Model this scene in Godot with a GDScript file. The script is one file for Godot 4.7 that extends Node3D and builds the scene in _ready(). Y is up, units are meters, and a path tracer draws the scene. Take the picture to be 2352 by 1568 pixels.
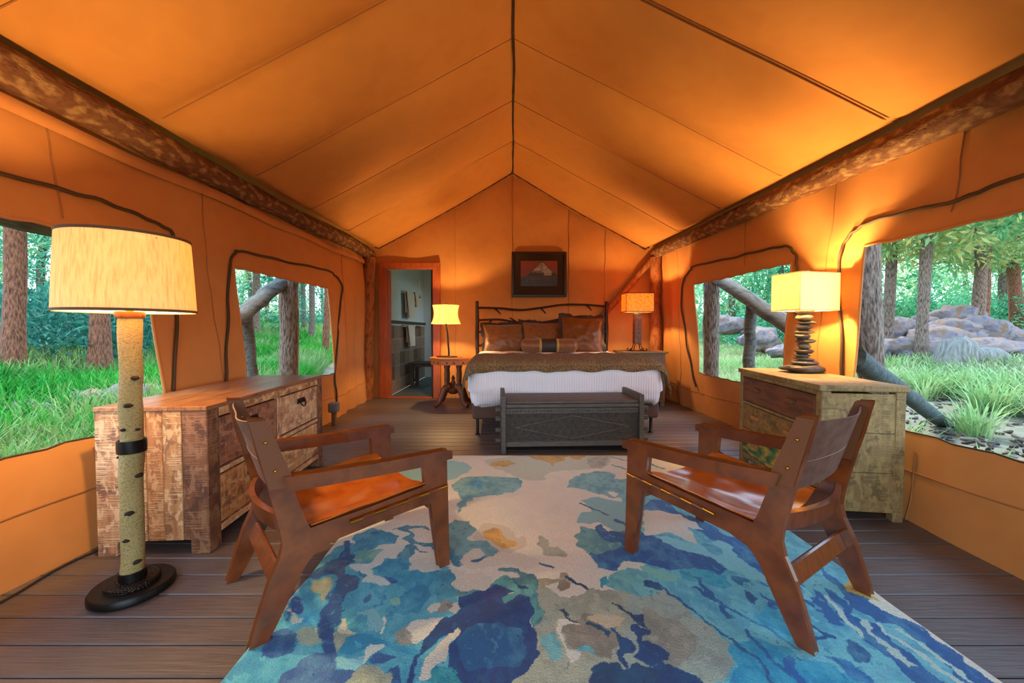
extends Node3D

var M := {}                      # materials by name
var rng := RandomNumberGenerator.new()
var nz := FastNoiseLite.new()

func _ready():
	# ---- camera
	var cam := Camera3D.new(); cam.name = "camera"
	cam.position = Vector3(0, 1.07, 0)
	cam.rotation = Vector3(-atan(27.0 / 915.0), 0, 0)
	cam.fov = rad_to_deg(2.0 * atan(784.0 / 915.0))
	cam.near = 0.05; cam.far = 400.0
	add_child(cam); cam.current = true
	# ---- sky and exposure: a bright, pale evening sky
	var env := Environment.new()
	var sm := ProceduralSkyMaterial.new()
	sm.sky_top_color = Color(0.62, 0.78, 0.95); sm.sky_horizon_color = Color(0.93, 0.98, 1.0)
	sm.sky_curve = 0.25; sm.sky_energy_multiplier = 1.0
	sm.ground_bottom_color = Color(0.12, 0.16, 0.1); sm.ground_horizon_color = Color(0.25, 0.32, 0.22)
	var sky := Sky.new(); sky.sky_material = sm
	env.background_mode = Environment.BG_SKY; env.sky = sky
	env.background_energy_multiplier = 6.5
	env.tonemap_mode = Environment.TONE_MAPPER_LINEAR
	env.tonemap_exposure = 1.0
	env.sdfgi_enabled = true; env.ssao_enabled = true; env.ssil_enabled = true
	var we := WorldEnvironment.new(); we.name = "world"; we.environment = env; add_child(we)
	# low evening sun along the tent, softened by the trees
	var sun := DirectionalLight3D.new(); sun.name = "sun"
	sun.light_color = Color(1.0, 0.93, 0.78); sun.light_energy = 2.2; sun.light_angular_distance = 12.0
	sun.shadow_enabled = true; sun.sky_mode = DirectionalLight3D.SKY_MODE_LIGHT_ONLY
	add_child(sun); sun.look_at_from_position(Vector3(0.4, 30, -22), Vector3.ZERO)
	rng.seed = 11
	nz.seed = 5; nz.frequency = 1.0; nz.noise_type = FastNoiseLite.TYPE_SIMPLEX_SMOOTH; nz.fractal_type = FastNoiseLite.FRACTAL_NONE
	make_materials()
	build_shell()
	build_bathroom()
	build_rug()
	build_bed()
	build_trunk()
	build_dresser()
	build_chest()
	build_bedside()
	build_lamps()
	build_chairs()
	build_small()
	build_outdoors()

# ------------------------------------------------------------------ naming
var used := {}
func numbered(called: String, parent: Node) -> String:
	var key = str(parent.get_instance_id()) + called
	var n = used.get(key, 0); used[key] = n + 1
	return called if n == 0 else "%s_%03d" % [called, n]

func tag(o: Node, label: String, category := "", group := "", kind := ""):
	if label != "": o.set_meta("label", label)
	if category != "": o.set_meta("category", category)
	if group != "": o.set_meta("group", group)
	if kind != "": o.set_meta("kind", kind)
	return o

func thing(called: String, label: String, category: String, at := Vector3.ZERO, turn := 0.0, group := "", kind := "") -> Node3D:
	var o := Node3D.new(); o.name = numbered(called, self); add_child(o, true)
	o.position = at; o.rotation.y = deg_to_rad(turn)
	tag(o, label, category, group, kind)
	return o

func put(st: SurfaceTool, called: String, m: Material, parent: Node = self, at := Vector3.ZERO) -> MeshInstance3D:
	st.generate_normals()
	return put_mesh(st.commit(), called, m, parent, at)

func put_mesh(mesh: Mesh, called: String, m: Material, parent: Node = self, at := Vector3.ZERO) -> MeshInstance3D:
	var o := MeshInstance3D.new()
	o.name = numbered(called, parent); o.mesh = mesh; o.material_override = m; o.position = at
	parent.add_child(o, true)
	return o

func copy_of(o: Node3D, at: Vector3, turn: float, label: String) -> Node3D:
	var c: Node3D = o.duplicate()
	c.name = numbered(str(o.name), self); add_child(c, true)
	c.position = at; c.rotation.y = deg_to_rad(turn); c.set_meta("label", label)
	return c

# ------------------------------------------------------------------ shapes
func S() -> SurfaceTool:
	var st := SurfaceTool.new(); st.begin(Mesh.PRIMITIVE_TRIANGLES); st.set_smooth_group(-1)
	return st

func tri(st: SurfaceTool, a: Vector3, b: Vector3, c: Vector3):
	st.add_vertex(a); st.add_vertex(b); st.add_vertex(c)

func quad(st: SurfaceTool, a: Vector3, b: Vector3, c: Vector3, d: Vector3):   # clockwise from its front
	tri(st, a, b, c); tri(st, a, c, d)

func face(st: SurfaceTool, p: Array, out: Vector3):      # flat polygon turned so that its front looks along out
	var n: Vector3 = (p[2] - p[0]).cross(p[1] - p[0])
	if n.dot(out) < 0: p = p.duplicate(); p.reverse()
	for k in range(1, p.size() - 1): tri(st, p[0], p[k], p[k + 1])

func box(st: SurfaceTool, c: Vector3, size: Vector3, r := 0.003, b := Basis.IDENTITY):   # box with chamfered edges
	var h := size * 0.5
	r = minf(r, minf(h.x, minf(h.y, h.z)) * 0.9)
	st.set_smooth_group(-1)
	var v = func(s: Vector3, a: int) -> Vector3:
		var q := h - Vector3(r, r, r); q[a] = h[a]
		return c + b * (s * q)
	for a in 3:
		var i := (a + 1) % 3; var j := (a + 2) % 3
		for sa in [-1.0, 1.0]:
			var pts := []
			for k in [[-1, -1], [1, -1], [1, 1], [-1, 1]]:
				var s := Vector3.ZERO; s[a] = sa; s[i] = k[0]; s[j] = k[1]
				pts.append(v.call(s, a))
			var o := Vector3.ZERO; o[a] = sa
			face(st, pts, b * o)
			for si in [-1.0, 1.0]:
				var s0 := Vector3.ZERO; s0[a] = sa; s0[i] = si; s0[j] = -1
				var s1 := s0; s1[j] = 1
				var oo := Vector3.ZERO; oo[a] = sa; oo[i] = si
				face(st, [v.call(s0, a), v.call(s1, a), v.call(s1, i), v.call(s0, i)], b * oo)
	for sx in [-1.0, 1.0]:
		for sy in [-1.0, 1.0]:
			for sz in [-1.0, 1.0]:
				var s := Vector3(sx, sy, sz)
				face(st, [v.call(s, 0), v.call(s, 1), v.call(s, 2)], b * s)

func beam(st: SurfaceTool, a: Vector3, b: Vector3, w: float, t: float, r := 0.003, side := Vector3.UP):   # box from a to b
	var z := (b - a).normalized(); var x := side.cross(z).normalized()
	if x.length() < 0.1: x = Vector3.RIGHT
	var y := z.cross(x)
	box(st, (a + b) * 0.5, Vector3(w, t, a.distance_to(b)), r, Basis(x, y, z))

func rbox(st: SurfaceTool, c: Vector3, size: Vector3, r: float, n := 6, warp = null, b := Basis.IDENTITY):   # soft, round-edged box
	var h := size * 0.5
	st.set_smooth_group(0)
	for a in 3:
		var i := (a + 1) % 3; var j := (a + 2) % 3
		var li := steps(h[i], r, n); var lj := steps(h[j], r, n)
		for sa in [-1.0, 1.0]:
			var rows := []
			for u in li:
				var row := PackedVector3Array()
				for w in lj:
					var p := Vector3.ZERO; p[a] = sa * h[a]; p[i] = u; p[j] = w
					var q := Vector3(clampf(p.x, -h.x + r, h.x - r), clampf(p.y, -h.y + r, h.y - r), clampf(p.z, -h.z + r, h.z - r))
					p = q + (p - q).normalized() * r
					if warp != null: p = warp.call(p)
					row.append(c + b * p)
				rows.append(row)
			for k in rows.size() - 1:
				for l in rows[k].size() - 1:
					if sa > 0: quad(st, rows[k][l], rows[k][l + 1], rows[k + 1][l + 1], rows[k + 1][l])
					else: quad(st, rows[k][l], rows[k + 1][l], rows[k + 1][l + 1], rows[k][l + 1])

func steps(h: float, r: float, n: int) -> Array:
	var o := []
	for k in 5: o.append(-h + r * (1.0 - cos(k / 4.0 * PI / 2)) if k < 4 else -h + r)
	for k in range(1, n): o.append(lerpf(-h + r, h - r, float(k) / n))
	for k in 5: o.append(h - r if k == 0 else h - r * (1.0 - sin(k / 4.0 * PI / 2)))
	return o

func tube(st: SurfaceTool, pts: Array, rad, sides := 8, cap := true, rough := 0.0, seedv := 0.0):
	st.set_smooth_group(0)
	var n := pts.size()
	var rings := []
	var up := Vector3.UP
	var t0: Vector3 = (pts[1] - pts[0]).normalized()
	if absf(t0.dot(up)) > 0.9: up = Vector3.RIGHT
	var x := up.cross(t0).normalized()
	for k in n:
		var t: Vector3 = (pts[mini(k + 1, n - 1)] - pts[maxi(k - 1, 0)]).normalized()
		x = (x - t * x.dot(t)).normalized()
		var y := t.cross(x)
		var r: float = rad[k] if rad is Array else rad
		var ring := PackedVector3Array()
		for s in sides:
			var a := TAU * s / sides
			var d := x * cos(a) + y * sin(a)
			var rr := r
			if rough > 0: rr *= 1.0 + rough * nz.get_noise_3d(cos(a) * 1.3 + seedv, sin(a) * 1.3 + seedv * 2.0, k * 0.35 + seedv)
			ring.append(pts[k] + d * rr)
		rings.append(ring)
	for k in n - 1:
		for s in sides:
			var s2 := (s + 1) % sides
			quad(st, rings[k][s], rings[k + 1][s], rings[k + 1][s2], rings[k][s2])
	if cap:
		st.set_smooth_group(-1)
		for s in range(1, sides - 1):
			tri(st, rings[0][0], rings[0][s], rings[0][s + 1])
			tri(st, rings[n - 1][0], rings[n - 1][s + 1], rings[n - 1][s])

func lathe(st: SurfaceTool, prof: Array, seg := 24, at := Vector3.ZERO, sx := 1.0, sz := 1.0):   # profile of Vector2(radius, height) going up its outside
	var g := 0
	for k in prof.size() - 1:
		var a: Vector2 = prof[k]; var b: Vector2 = prof[k + 1]
		if k > 0:
			var d0: Vector2 = (prof[k] - prof[k - 1]).normalized(); var d1 := (b - a).normalized()
			if d0.dot(d1) < 0.75: g += 1
		st.set_smooth_group(g)
		for s in seg:
			var t0 := TAU * s / seg; var t1 := TAU * (s + 1) / seg
			var p = func(q: Vector2, t: float) -> Vector3: return at + Vector3(cos(t) * q.x * sx, q.y, sin(t) * q.x * sz)
			var v0: Vector3 = p.call(a, t0); var v1: Vector3 = p.call(b, t0); var v2: Vector3 = p.call(b, t1); var v3: Vector3 = p.call(a, t1)
			if a.x > 0.0001: tri(st, v0, v1, v3) if b.x <= 0.0001 else quad(st, v0, v1, v2, v3)
			elif b.x > 0.0001: tri(st, v0, v1, v2)

func extrude(st: SurfaceTool, poly: Array, t: float, xf := Transform3D.IDENTITY, bev := 0.003):   # outline in x, y with thickness t along z
	var p := PackedVector2Array(poly)
	var area := 0.0
	for k in p.size(): area += p[k].cross(p[(k + 1) % p.size()])
	if area < 0: p.reverse()
	var n := p.size()
	var inner := PackedVector2Array(); var norms := []
	for k in n: norms.append((p[(k + 1) % n] - p[k]).normalized().orthogonal() * -1.0)
	for k in n:
		var a: Vector2 = norms[(k + n - 1) % n]; var b: Vector2 = norms[k]
		var m := (a + b).normalized()
		inner.append(p[k] - m * minf(bev / maxf(m.dot(b), 0.4), bev * 2))
	var v = func(q: Vector2, z: float) -> Vector3: return xf * Vector3(q.x, q.y, z)
	var ids := Geometry2D.triangulate_polygon(inner)
	st.set_smooth_group(-1)
	for sgn in [-1.0, 1.0]:
		var o: Vector3 = xf.basis * Vector3(0, 0, sgn)
		for k in range(0, ids.size(), 3):
			face(st, [v.call(inner[ids[k]], sgn * t / 2), v.call(inner[ids[k + 1]], sgn * t / 2), v.call(inner[ids[k + 2]], sgn * t / 2)], o)
		for k in n:
			var k2 := (k + 1) % n
			var e := Vector3(norms[k].x, norms[k].y, sgn)
			face(st, [v.call(inner[k], sgn * t / 2), v.call(inner[k2], sgn * t / 2), v.call(p[k2], sgn * (t / 2 - bev)), v.call(p[k], sgn * (t / 2 - bev))], xf.basis * e)
	var g := 1
	for k in n:
		var k2 := (k + 1) % n
		if norms[k].dot(norms[(k + n - 1) % n]) < 0.85: g += 1
		st.set_smooth_group(g if k < n - 1 else 99)
		face(st, [v.call(p[k], t / 2 - bev), v.call(p[k2], t / 2 - bev), v.call(p[k2], bev - t / 2), v.call(p[k], bev - t / 2)], xf.basis * Vector3(norms[k].x, norms[k].y, 0))

func sheet(st: SurfaceTool, f: Callable, nu: int, nv: int, thick := 0.006, us := [], vs := [], skip = null, out_hint := Vector3.ZERO):   # cloth or leather: f(u, v) gives the face side; with thickness and closed edges
	if us.is_empty():
		for k in nu + 1: us.append(float(k) / nu)
	if vs.is_empty():
		for k in nv + 1: vs.append(float(k) / nv)
	var P := []; var Q := []
	for u in us:
		var row := PackedVector3Array()
		for v in vs: row.append(f.call(u, v))
		P.append(row)
	var nu2: int = us.size(); var nv2: int = vs.size()
	for k in nu2:
		var row := PackedVector3Array()
		for l in nv2:
			var du: Vector3 = P[mini(k + 1, nu2 - 1)][l] - P[maxi(k - 1, 0)][l]
			var dv: Vector3 = P[k][mini(l + 1, nv2 - 1)] - P[k][maxi(l - 1, 0)]
			var n := dv.cross(du).normalized()
			row.append(P[k][l] - n * thick)
		Q.append(row)
	var solid = func(k: int, l: int) -> bool:
		if k < 0 or l < 0 or k >= nu2 - 1 or l >= nv2 - 1: return false
		return not (skip != null and skip.call((us[k] + us[k + 1]) / 2, (vs[l] + vs[l + 1]) / 2))
	for k in nu2 - 1:
		for l in nv2 - 1:
			if not solid.call(k, l): continue
			st.set_smooth_group(0)
			uvq(st, P[k][l], P[k + 1][l], P[k + 1][l + 1], P[k][l + 1], us[k], us[k + 1], vs[l], vs[l + 1])
			st.set_smooth_group(1)
			uvq(st, Q[k + 1][l], Q[k][l], Q[k][l + 1], Q[k + 1][l + 1], us[k + 1], us[k], vs[l], vs[l + 1])
			st.set_smooth_group(-1)
			var mid: Vector3 = (P[k][l] + P[k + 1][l + 1]) / 2
			if not solid.call(k - 1, l): face(st, [P[k][l], P[k][l + 1], Q[k][l + 1], Q[k][l]], P[k][l] - mid)
			if not solid.call(k + 1, l): face(st, [P[k + 1][l], P[k + 1][l + 1], Q[k + 1][l + 1], Q[k + 1][l]], P[k + 1][l] - mid)
			if not solid.call(k, l - 1): face(st, [P[k][l], P[k + 1][l], Q[k + 1][l], Q[k][l]], P[k][l] - mid)
			if not solid.call(k, l + 1): face(st, [P[k][l + 1], P[k + 1][l + 1], Q[k + 1][l + 1], Q[k][l + 1]], P[k][l + 1] - mid)

func uvq(st: SurfaceTool, a: Vector3, b: Vector3, c: Vector3, d: Vector3, u0: float, u1: float, v0: float, v1: float):
	for q in [[a, u0, v0], [b, u1, v0], [c, u1, v1], [a, u0, v0], [c, u1, v1], [d, u0, v1]]:
		st.set_uv(Vector2(q[1], q[2])); st.add_vertex(q[0])

func ball(st: SurfaceTool, c: Vector3, r: Vector3, rough := 0.0, seg := 16, seedv := 0.0, b := Basis.IDENTITY, freq := 1.2):   # boulder, pebble, knob
	st.set_smooth_group(0)
	var rows := []
	for k in seg / 2 + 1:
		var th := PI * k / (seg / 2)
		var row := PackedVector3Array()
		for s in seg:
			var a := TAU * s / seg
			var d := Vector3(sin(th) * cos(a), cos(th), sin(th) * sin(a))
			var k2 := 1.0
			if rough > 0: k2 += rough * (nz.get_noise_3dv(d * freq + Vector3.ONE * seedv) + 0.5 * nz.get_noise_3dv(d * freq * 2.7 + Vector3.ONE * seedv))
			row.append(c + b * (d * r * k2))
		rows.append(row)
	for k in seg / 2:
		for s in seg:
			var s2 := (s + 1) % seg
			quad(st, rows[k][s], rows[k + 1][s], rows[k + 1][s2], rows[k][s2])

func path(pts: Array, n := 6) -> Array:      # smooth curve through points
	var c := Curve3D.new()
	for k in pts.size():
		var a: Vector3 = pts[maxi(k - 1, 0)]; var b: Vector3 = pts[mini(k + 1, pts.size() - 1)]
		c.add_point(pts[k], (a - b) / 6.0, (b - a) / 6.0)
	var o := []
	for k in pts.size() - 1:
		for j in n: o.append(c.sample(k, float(j) / n))
	o.append(pts[-1])
	return o

# ------------------------------------------------------------------ materials
func ntex(freq: float, cols: Array, kind := FastNoiseLite.TYPE_SIMPLEX_SMOOTH, size := 256, oct := 4, seedv := 1, normal := 0.0) -> NoiseTexture2D:
	var n := FastNoiseLite.new(); n.noise_type = kind; n.frequency = freq; n.seed = seedv
	n.fractal_octaves = oct
	if kind == FastNoiseLite.TYPE_CELLULAR: n.cellular_return_type = FastNoiseLite.RETURN_DISTANCE2_SUB
	var t := NoiseTexture2D.new(); t.width = size; t.height = size; t.seamless = true; t.noise = n
	if normal > 0: t.as_normal_map = true; t.bump_strength = normal
	elif cols.size():
		var g := Gradient.new(); g.offsets = PackedFloat32Array(); g.colors = PackedColorArray()
		var offs := PackedFloat32Array(); var cs := PackedColorArray()
		for k in cols.size(): offs.append(float(k) / (cols.size() - 1)); cs.append(Color(cols[k]))
		g.offsets = offs; g.colors = cs
		t.color_ramp = g
	return t

func mat(called: String, col, rough := 0.8, tex: Texture2D = null, scale := Vector3.ONE, bump: Texture2D = null, depth := 0.0) -> StandardMaterial3D:
	var m := StandardMaterial3D.new(); m.resource_name = called
	m.albedo_color = Color(col); m.roughness = rough
	if tex or bump:
		m.uv1_triplanar = true; m.uv1_scale = scale; m.uv1_triplanar_sharpness = 6.0
	if tex: m.albedo_texture = tex
	if bump: m.heightmap_enabled = true; m.heightmap_texture = bump; m.heightmap_scale = depth
	M[called] = m
	return m

func variant(from: String, called: String, col, offset := Vector3.ZERO) -> StandardMaterial3D:
	var m: StandardMaterial3D = M[from].duplicate(); m.resource_name = called
	m.albedo_color = Color(col); m.uv1_offset = offset
	M[called] = m
	return m

func sawn_image(base: Array, paint: String, seedv: int, amount: float) -> Image:   # rough-sawn board: grain along y, saw marks and old paint across it
	var im := Image.create(512, 512, false, Image.FORMAT_RGB8)
	var r := RandomNumberGenerator.new(); r.seed = seedv
	var n := FastNoiseLite.new(); n.seed = seedv; n.frequency = 0.012; n.fractal_octaves = 4
	var c0 := Color(base[0]); var c1 := Color(base[1]); var c2 := Color(base[2]); var pc := Color(paint)
	for y in 512:
		for x in 512:
			var g := n.get_noise_2d(x * 3.2, y * 0.35) * 0.9 + 0.5
			var c := c0.lerp(c1, clampf(g * 1.3, 0, 1))
			var w := n.get_noise_2d(x * 0.9 + 900, y * 0.7)
			if w > 0.12: c = c.lerp(c2, clampf((w - 0.12) * 5.0, 0, 0.8))
			var p := n.get_noise_2d(x * 2.0 + 300, y * 1.1 - 500) + 0.35 * n.get_noise_2d(x * 9.0, y * 3.0)
			if p > 0.28 - amount * 0.2: c = c.lerp(pc, clampf((p - 0.28 + amount * 0.2) * 4.0, 0, 0.7))
			im.set_pixel(x, y, c)
	var k := 0
	while k < int(90 * amount * 2.2):      # clusters of saw marks
		var y0 := r.randi_range(0, 500); var x0 := r.randi_range(0, 470); var w0 := r.randi_range(20, 120)
		var m := r.randi_range(3, 11); var gap := r.randi_range(5, 9)
		for j in m:
			var yy := y0 + j * gap + r.randi_range(-1, 1); var l := int(w0 * r.randf_range(0.4, 1.0))
			if yy < 510: im.fill_rect(Rect2i(x0 + r.randi_range(0, 8), yy, mini(l, 505 - x0), 1 + (r.randi() % 2)), pc.lerp(c1, r.randf_range(0.0, 0.45)))
		k += 1
	return im

func itex(im: Image) -> ImageTexture:
	return ImageTexture.create_from_image(im)

func make_materials():
	var SM := FastNoiseLite.TYPE_SIMPLEX_SMOOTH; var CE := FastNoiseLite.TYPE_CELLULAR
	# canvas
	var weave := ntex(0.35, ["#8c8c8c", "#ffffff"], SM, 256, 2, 3)
	mat("canvas", "#cb8744", 0.9, ntex(0.012, ["#f7f3ee", "#ffffff", "#faf7f3"], SM, 256, 3, 21), Vector3.ONE * 0.9)
	variant("canvas", "canvas_roof", "#d38c3e", Vector3(0.3, 0.2, 0.5))
	variant("canvas", "canvas_seam", "#a86c38", Vector3(0.3, 0.2, 0.5))
	variant("canvas", "canvas_hem", "#cc8648", Vector3(0.3, 0.2, 0.5))
	mat("zip", "#5c4224", 0.7, weave, Vector3.ONE * 20)
	mat("cord_dark", "#3c1f10", 0.8)
	# bark and logs
	mat("bark", "#ffffff", 0.9, ntex(0.045, ["#2a1408", "#6b3a1c", "#9c6a3c", "#c9a070"], CE, 512, 3, 4), Vector3(2.4, 2.4, 1.5), ntex(0.045, ["#000000", "#ffffff"], CE, 512, 3, 4), 1.0)
	mat("bark_log", "#ffffff", 0.85, ntex(0.012, ["#54301a", "#6a4022", "#5e371c", "#7a5430", "#98764a", "#68401f"], SM, 512, 6, 8), Vector3(2.6, 2.6, 1.3), ntex(0.03, ["#000000", "#ffffff"], CE, 512, 2, 9), 0.5)
	mat("bark_post", "#ffffff", 0.85, ntex(0.012, ["#5a2e16", "#8a4c24", "#a0622f", "#6e3818"], SM, 512, 5, 18), Vector3(2.0, 0.8, 2.0), ntex(0.03, ["#000000", "#ffffff"], CE, 512, 2, 9), 0.4)
	mat("pine_bark", "#ffffff", 0.95, ntex(0.02, ["#2e2420", "#5c4638", "#7c6252", "#947c6c", "#4a3a30"], SM, 512, 4, 14), Vector3(3.0, 0.7, 3.0), ntex(0.02, ["#000000", "#ffffff"], SM, 512, 4, 14), 2.0)
	variant("pine_bark", "pine_bark_red", "#ffc9a8", Vector3(0.4, 0.1, 0.2))
	variant("pine_bark", "pine_bark_grey", "#e6f0f4", Vector3(0.7, 0.5, 0.1))
	mat("grey_log", "#ffffff", 0.9, ntex(0.02, ["#343432", "#55534e", "#6c6860", "#44423e"], SM, 256, 5, 31), Vector3(3, 3, 0.6))
	mat("dark_log", "#ffffff", 0.9, ntex(0.02, ["#1c2224", "#34403f", "#515c58"], SM, 256, 5, 32), Vector3(3, 3, 0.8))
	# floor boards
	var fl := ntex(0.02, ["#584e49", "#655b55", "#6e645e", "#5e544e"], SM, 512, 5, 40)
	mat("plank", "#ffffff", 0.42, fl, Vector3(0.35, 6, 6), ntex(0.05, ["#000000", "#ffffff"], SM, 256, 3, 41), 0.06)
	variant("plank", "plank_b", "#f0e8e4", Vector3(0.3, 0.4, 0.1)); variant("plank", "plank_c", "#e6dfdd", Vector3(0.6, 0.1, 0.7)); variant("plank", "plank_d", "#f8eee6", Vector3(0.9, 0.7, 0.4))
	mat("under", "#1a120d", 0.95)
	# chair
	mat("teak", "#ffffff", 0.28, ntex(0.01, ["#54260c", "#66300f", "#763a14", "#5c2a0d"], SM, 512, 4, 50), Vector3(5, 1.6, 1.6))
	M["teak"].clearcoat_enabled = true; M["teak"].clearcoat = 0.7; M["teak"].clearcoat_roughness = 0.12
	mat("leather", "#ffffff", 0.2, ntex(0.012, ["#a24d18", "#b8601f", "#c26a26"], SM, 256, 4, 52), Vector3.ONE * 2.0, ntex(0.1, ["#000000", "#ffffff"], CE, 256, 2, 53), 0.02)
	mat("leather_back", "#ffffff", 0.6, ntex(0.02, ["#4a2c20", "#5c3a2c", "#6a4636"], SM, 256, 4, 54), Vector3.ONE * 3.0)
	mat("leather_edge", "#6a3a18", 0.5)
	mat("brass", "#c9973e", 0.25); M["brass"].metallic = 1.0
	# white-washed dresser: end boards (marks level) and front boards (marks upright)
	var sv := sawn_image(["#94654a", "#b5855c", "#7a5642"], "#e6c89c", 61, 0.8)
	var sv2 := sawn_image(["#98663f", "#bd8855", "#845a3a"], "#e2c394", 62, 0.8)
	var sh: Image = sv.duplicate(); sh.rotate_90(CLOCKWISE)
	var sh2: Image = sv2.duplicate(); sh2.rotate_90(CLOCKWISE)
	mat("sawn_end", "#ffffff", 0.65, itex(sv), Vector3.ONE * 1.4); mat("sawn_end_b", "#ffffff", 0.65, itex(sv2), Vector3.ONE * 1.4)
	variant("sawn_end", "sawn_end_dark", "#a08878", Vector3(0.37, 0.61, 0.2))
	variant("sawn_end_b", "sawn_end_c", "#f4e2d0", Vector3(0.17, 0.31, 0.6))
	mat("sawn_front", "#ffffff", 0.65, itex(sh), Vector3.ONE * 1.4); mat("sawn_front_b", "#ffffff", 0.65, itex(sh2), Vector3.ONE * 1.4)
	variant("sawn_front", "sawn_front_dark", "#c0a4a0", Vector3(0.37, 0.61, 0.2)); variant("sawn_front_b", "sawn_front_c", "#e6d2b8", Vector3(0.7, 0.13, 0.4))
	mat("dresser_top", "#ffffff", 0.3, ntex(0.016, ["#7a5038", "#9a6e4c", "#b68a60", "#86593c"], SM, 512, 5, 64), Vector3(5, 5, 0.6))
	variant("dresser_top", "dresser_top_b", "#e8d8c8", Vector3(0.3, 0.3, 0.6)); variant("dresser_top", "dresser_top_c", "#d0b8a8", Vector3(0.6, 0.8, 0.1))
	mat("iron", "#2a2420", 0.45); M["iron"].metallic = 0.6
	# painted chest of drawers
	var yv := sawn_image(["#745c36", "#8a7042", "#62502e"], "#a08852", 71, 0.7)
	var yh: Image = yv.duplicate(); yh.rotate_90(CLOCKWISE)
	mat("chest_side", "#ffffff", 0.7, itex(yv), Vector3.ONE * 1.6); mat("chest_front", "#ffffff", 0.7, itex(yh), Vector3.ONE * 1.6)
	variant("chest_front", "chest_front_b", "#f2e0c0", Vector3(0.4, 0.2, 0.7))
	mat("chest_brown", "#ffffff", 0.6, ntex(0.02, ["#4c2a16", "#6a3e22", "#7c4e2c"], SM, 256, 5, 72), Vector3(4, 4, 0.7))
	mat("chest_green", "#ffffff", 0.65, ntex(0.014, ["#2e2a20", "#35603c", "#4a7a50", "#a88a3a", "#c8a848", "#3a3424"], SM, 256, 4, 73), Vector3(3, 3.5, 1.6))
	mat("knob_wood", "#ffffff", 0.5, ntex(0.03, ["#8a5a30", "#b4844c"], SM, 128, 3, 74), Vector3.ONE * 6)
	# dark trunk
	mat("trunk_wood", "#ffffff", 0.55, ntex(0.02, ["#3c352e", "#524a42", "#60574e"], SM, 512, 5, 80), Vector3(0.8, 6, 6))
	mat("trunk_carved", "#ffffff", 0.55, ntex(0.09, ["#302a24", "#50483f", "#665d52"], CE, 256, 1, 81), Vector3.ONE * 4.0, ntex(0.09, ["#000000", "#ffffff"], CE, 256, 1, 81), 0.6)
	# bedding
	var stripe := Image.create(64, 8, false, Image.FORMAT_RGB8)
	for x in 64:
		var v := 0.5 + 0.5 * cos(TAU * x / 16.0)
		for y in 8: stripe.set_pixel(x, y, Color(v, v, v))
	mat("sheet", "#e9e6ea", 0.85, null, Vector3(10, 1, 1), itex(stripe), 0.35)
	mat("box_fabric", "#7a5c4e", 0.9, weave, Vector3.ONE * 8)
	mat("fur", "#ffffff", 1.0, ntex(0.05, ["#2a1a0e", "#5e4224", "#a8885a", "#3e2a16", "#8e6c40"], SM, 512, 4, 90), Vector3(2, 2, 3), ntex(0.12, ["#000000", "#ffffff"], SM, 512, 4, 91), 1.2)
	mat("fringe", "#5e4626", 0.95)
	mat("satin", "#ffffff", 0.4, ntex(0.015, ["#633610", "#7a4618", "#6c3c12"], SM, 256, 4, 92), Vector3.ONE * 2)
	variant("satin", "satin_gold", "#f0dcb0", Vector3(0.4, 0.3, 0.1))
	M["satin"].rim_enabled = true; M["satin"].rim = 0.4
	mat("flange", "#2e1c10", 0.6); mat("bolster_band", "#2a2018", 0.6); mat("bolster_trim", "#a8803c", 0.7)
	mat("bed_iron", "#2c1a12", 0.5); M["bed_iron"].metallic = 0.4
	# trim and door
	mat("door_trim", "#ffffff", 0.45, ntex(0.02, ["#8a3c14", "#a04a1a", "#ac5620"], SM, 256, 5, 100), Vector3(6, 0.6, 6))
	mat("door_dark", "#1c120d", 0.6)
	# bathroom
	mat("plaster", "#bccac6", 0.9); mat("plaster_ceiling", "#d8dcda", 0.9)
	mat("tile", "#ffffff", 0.45, ntex(0.02, ["#66523e", "#80684e", "#967c62", "#6e5842"], SM, 256, 5, 110), Vector3.ONE * 3)
	variant("tile", "tile_b", "#d8ccc0", Vector3(0.3, 0.6, 0.2)); variant("tile", "tile_c", "#b8b0a4", Vector3(0.7, 0.2, 0.5))
	mat("grout", "#8a8278", 0.95); mat("slate", "#ffffff", 0.4, ntex(0.02, ["#37403c", "#515a52", "#5e5a50"], SM, 256, 5, 112), Vector3.ONE * 2)
	variant("slate", "slate_b", "#d8c0a8", Vector3(0.3, 0.6, 0.2))
	mat("towel", "#e2cfb4", 1.0, ntex(0.2, ["#d8d8d8", "#ffffff"], SM, 256, 2, 113), Vector3.ONE * 6, ntex(0.3, ["#000000", "#ffffff"], SM, 256, 2, 114), 0.3)
	mat("bench_wood", "#ffffff", 0.6, ntex(0.02, ["#3a2c20", "#54402e"], SM, 256, 4, 115), Vector3(1, 6, 6))
	mat("white_plastic", "#dfe4e2", 0.5); mat("nickel", "#a8a49c", 0.3); M["nickel"].metallic = 1.0
	# bedside
	mat("pine_orange", "#ffffff", 0.4, ntex(0.02, ["#9a4c1e", "#b4622c", "#a65624"], SM, 256, 5, 120), Vector3(3, 3, 3))
	mat("carved_brown", "#ffffff", 0.5, ntex(0.02, ["#5a2e14", "#7a4420"], SM, 256, 4, 121), Vector3(4, 2, 4))
	mat("night_wood", "#ffffff", 0.6, ntex(0.02, ["#5c4024", "#7c5a34", "#6a4c2c"], SM, 256, 5, 122), Vector3(2, 5, 2))
	# lamps
	mat("linen_shade", "#ffffff", 0.9, ntex(0.02, ["#cfa87e", "#e4c69e", "#f2dab8", "#dab88e"], SM, 512, 5, 130), Vector3(7, 0.8, 7))
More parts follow.
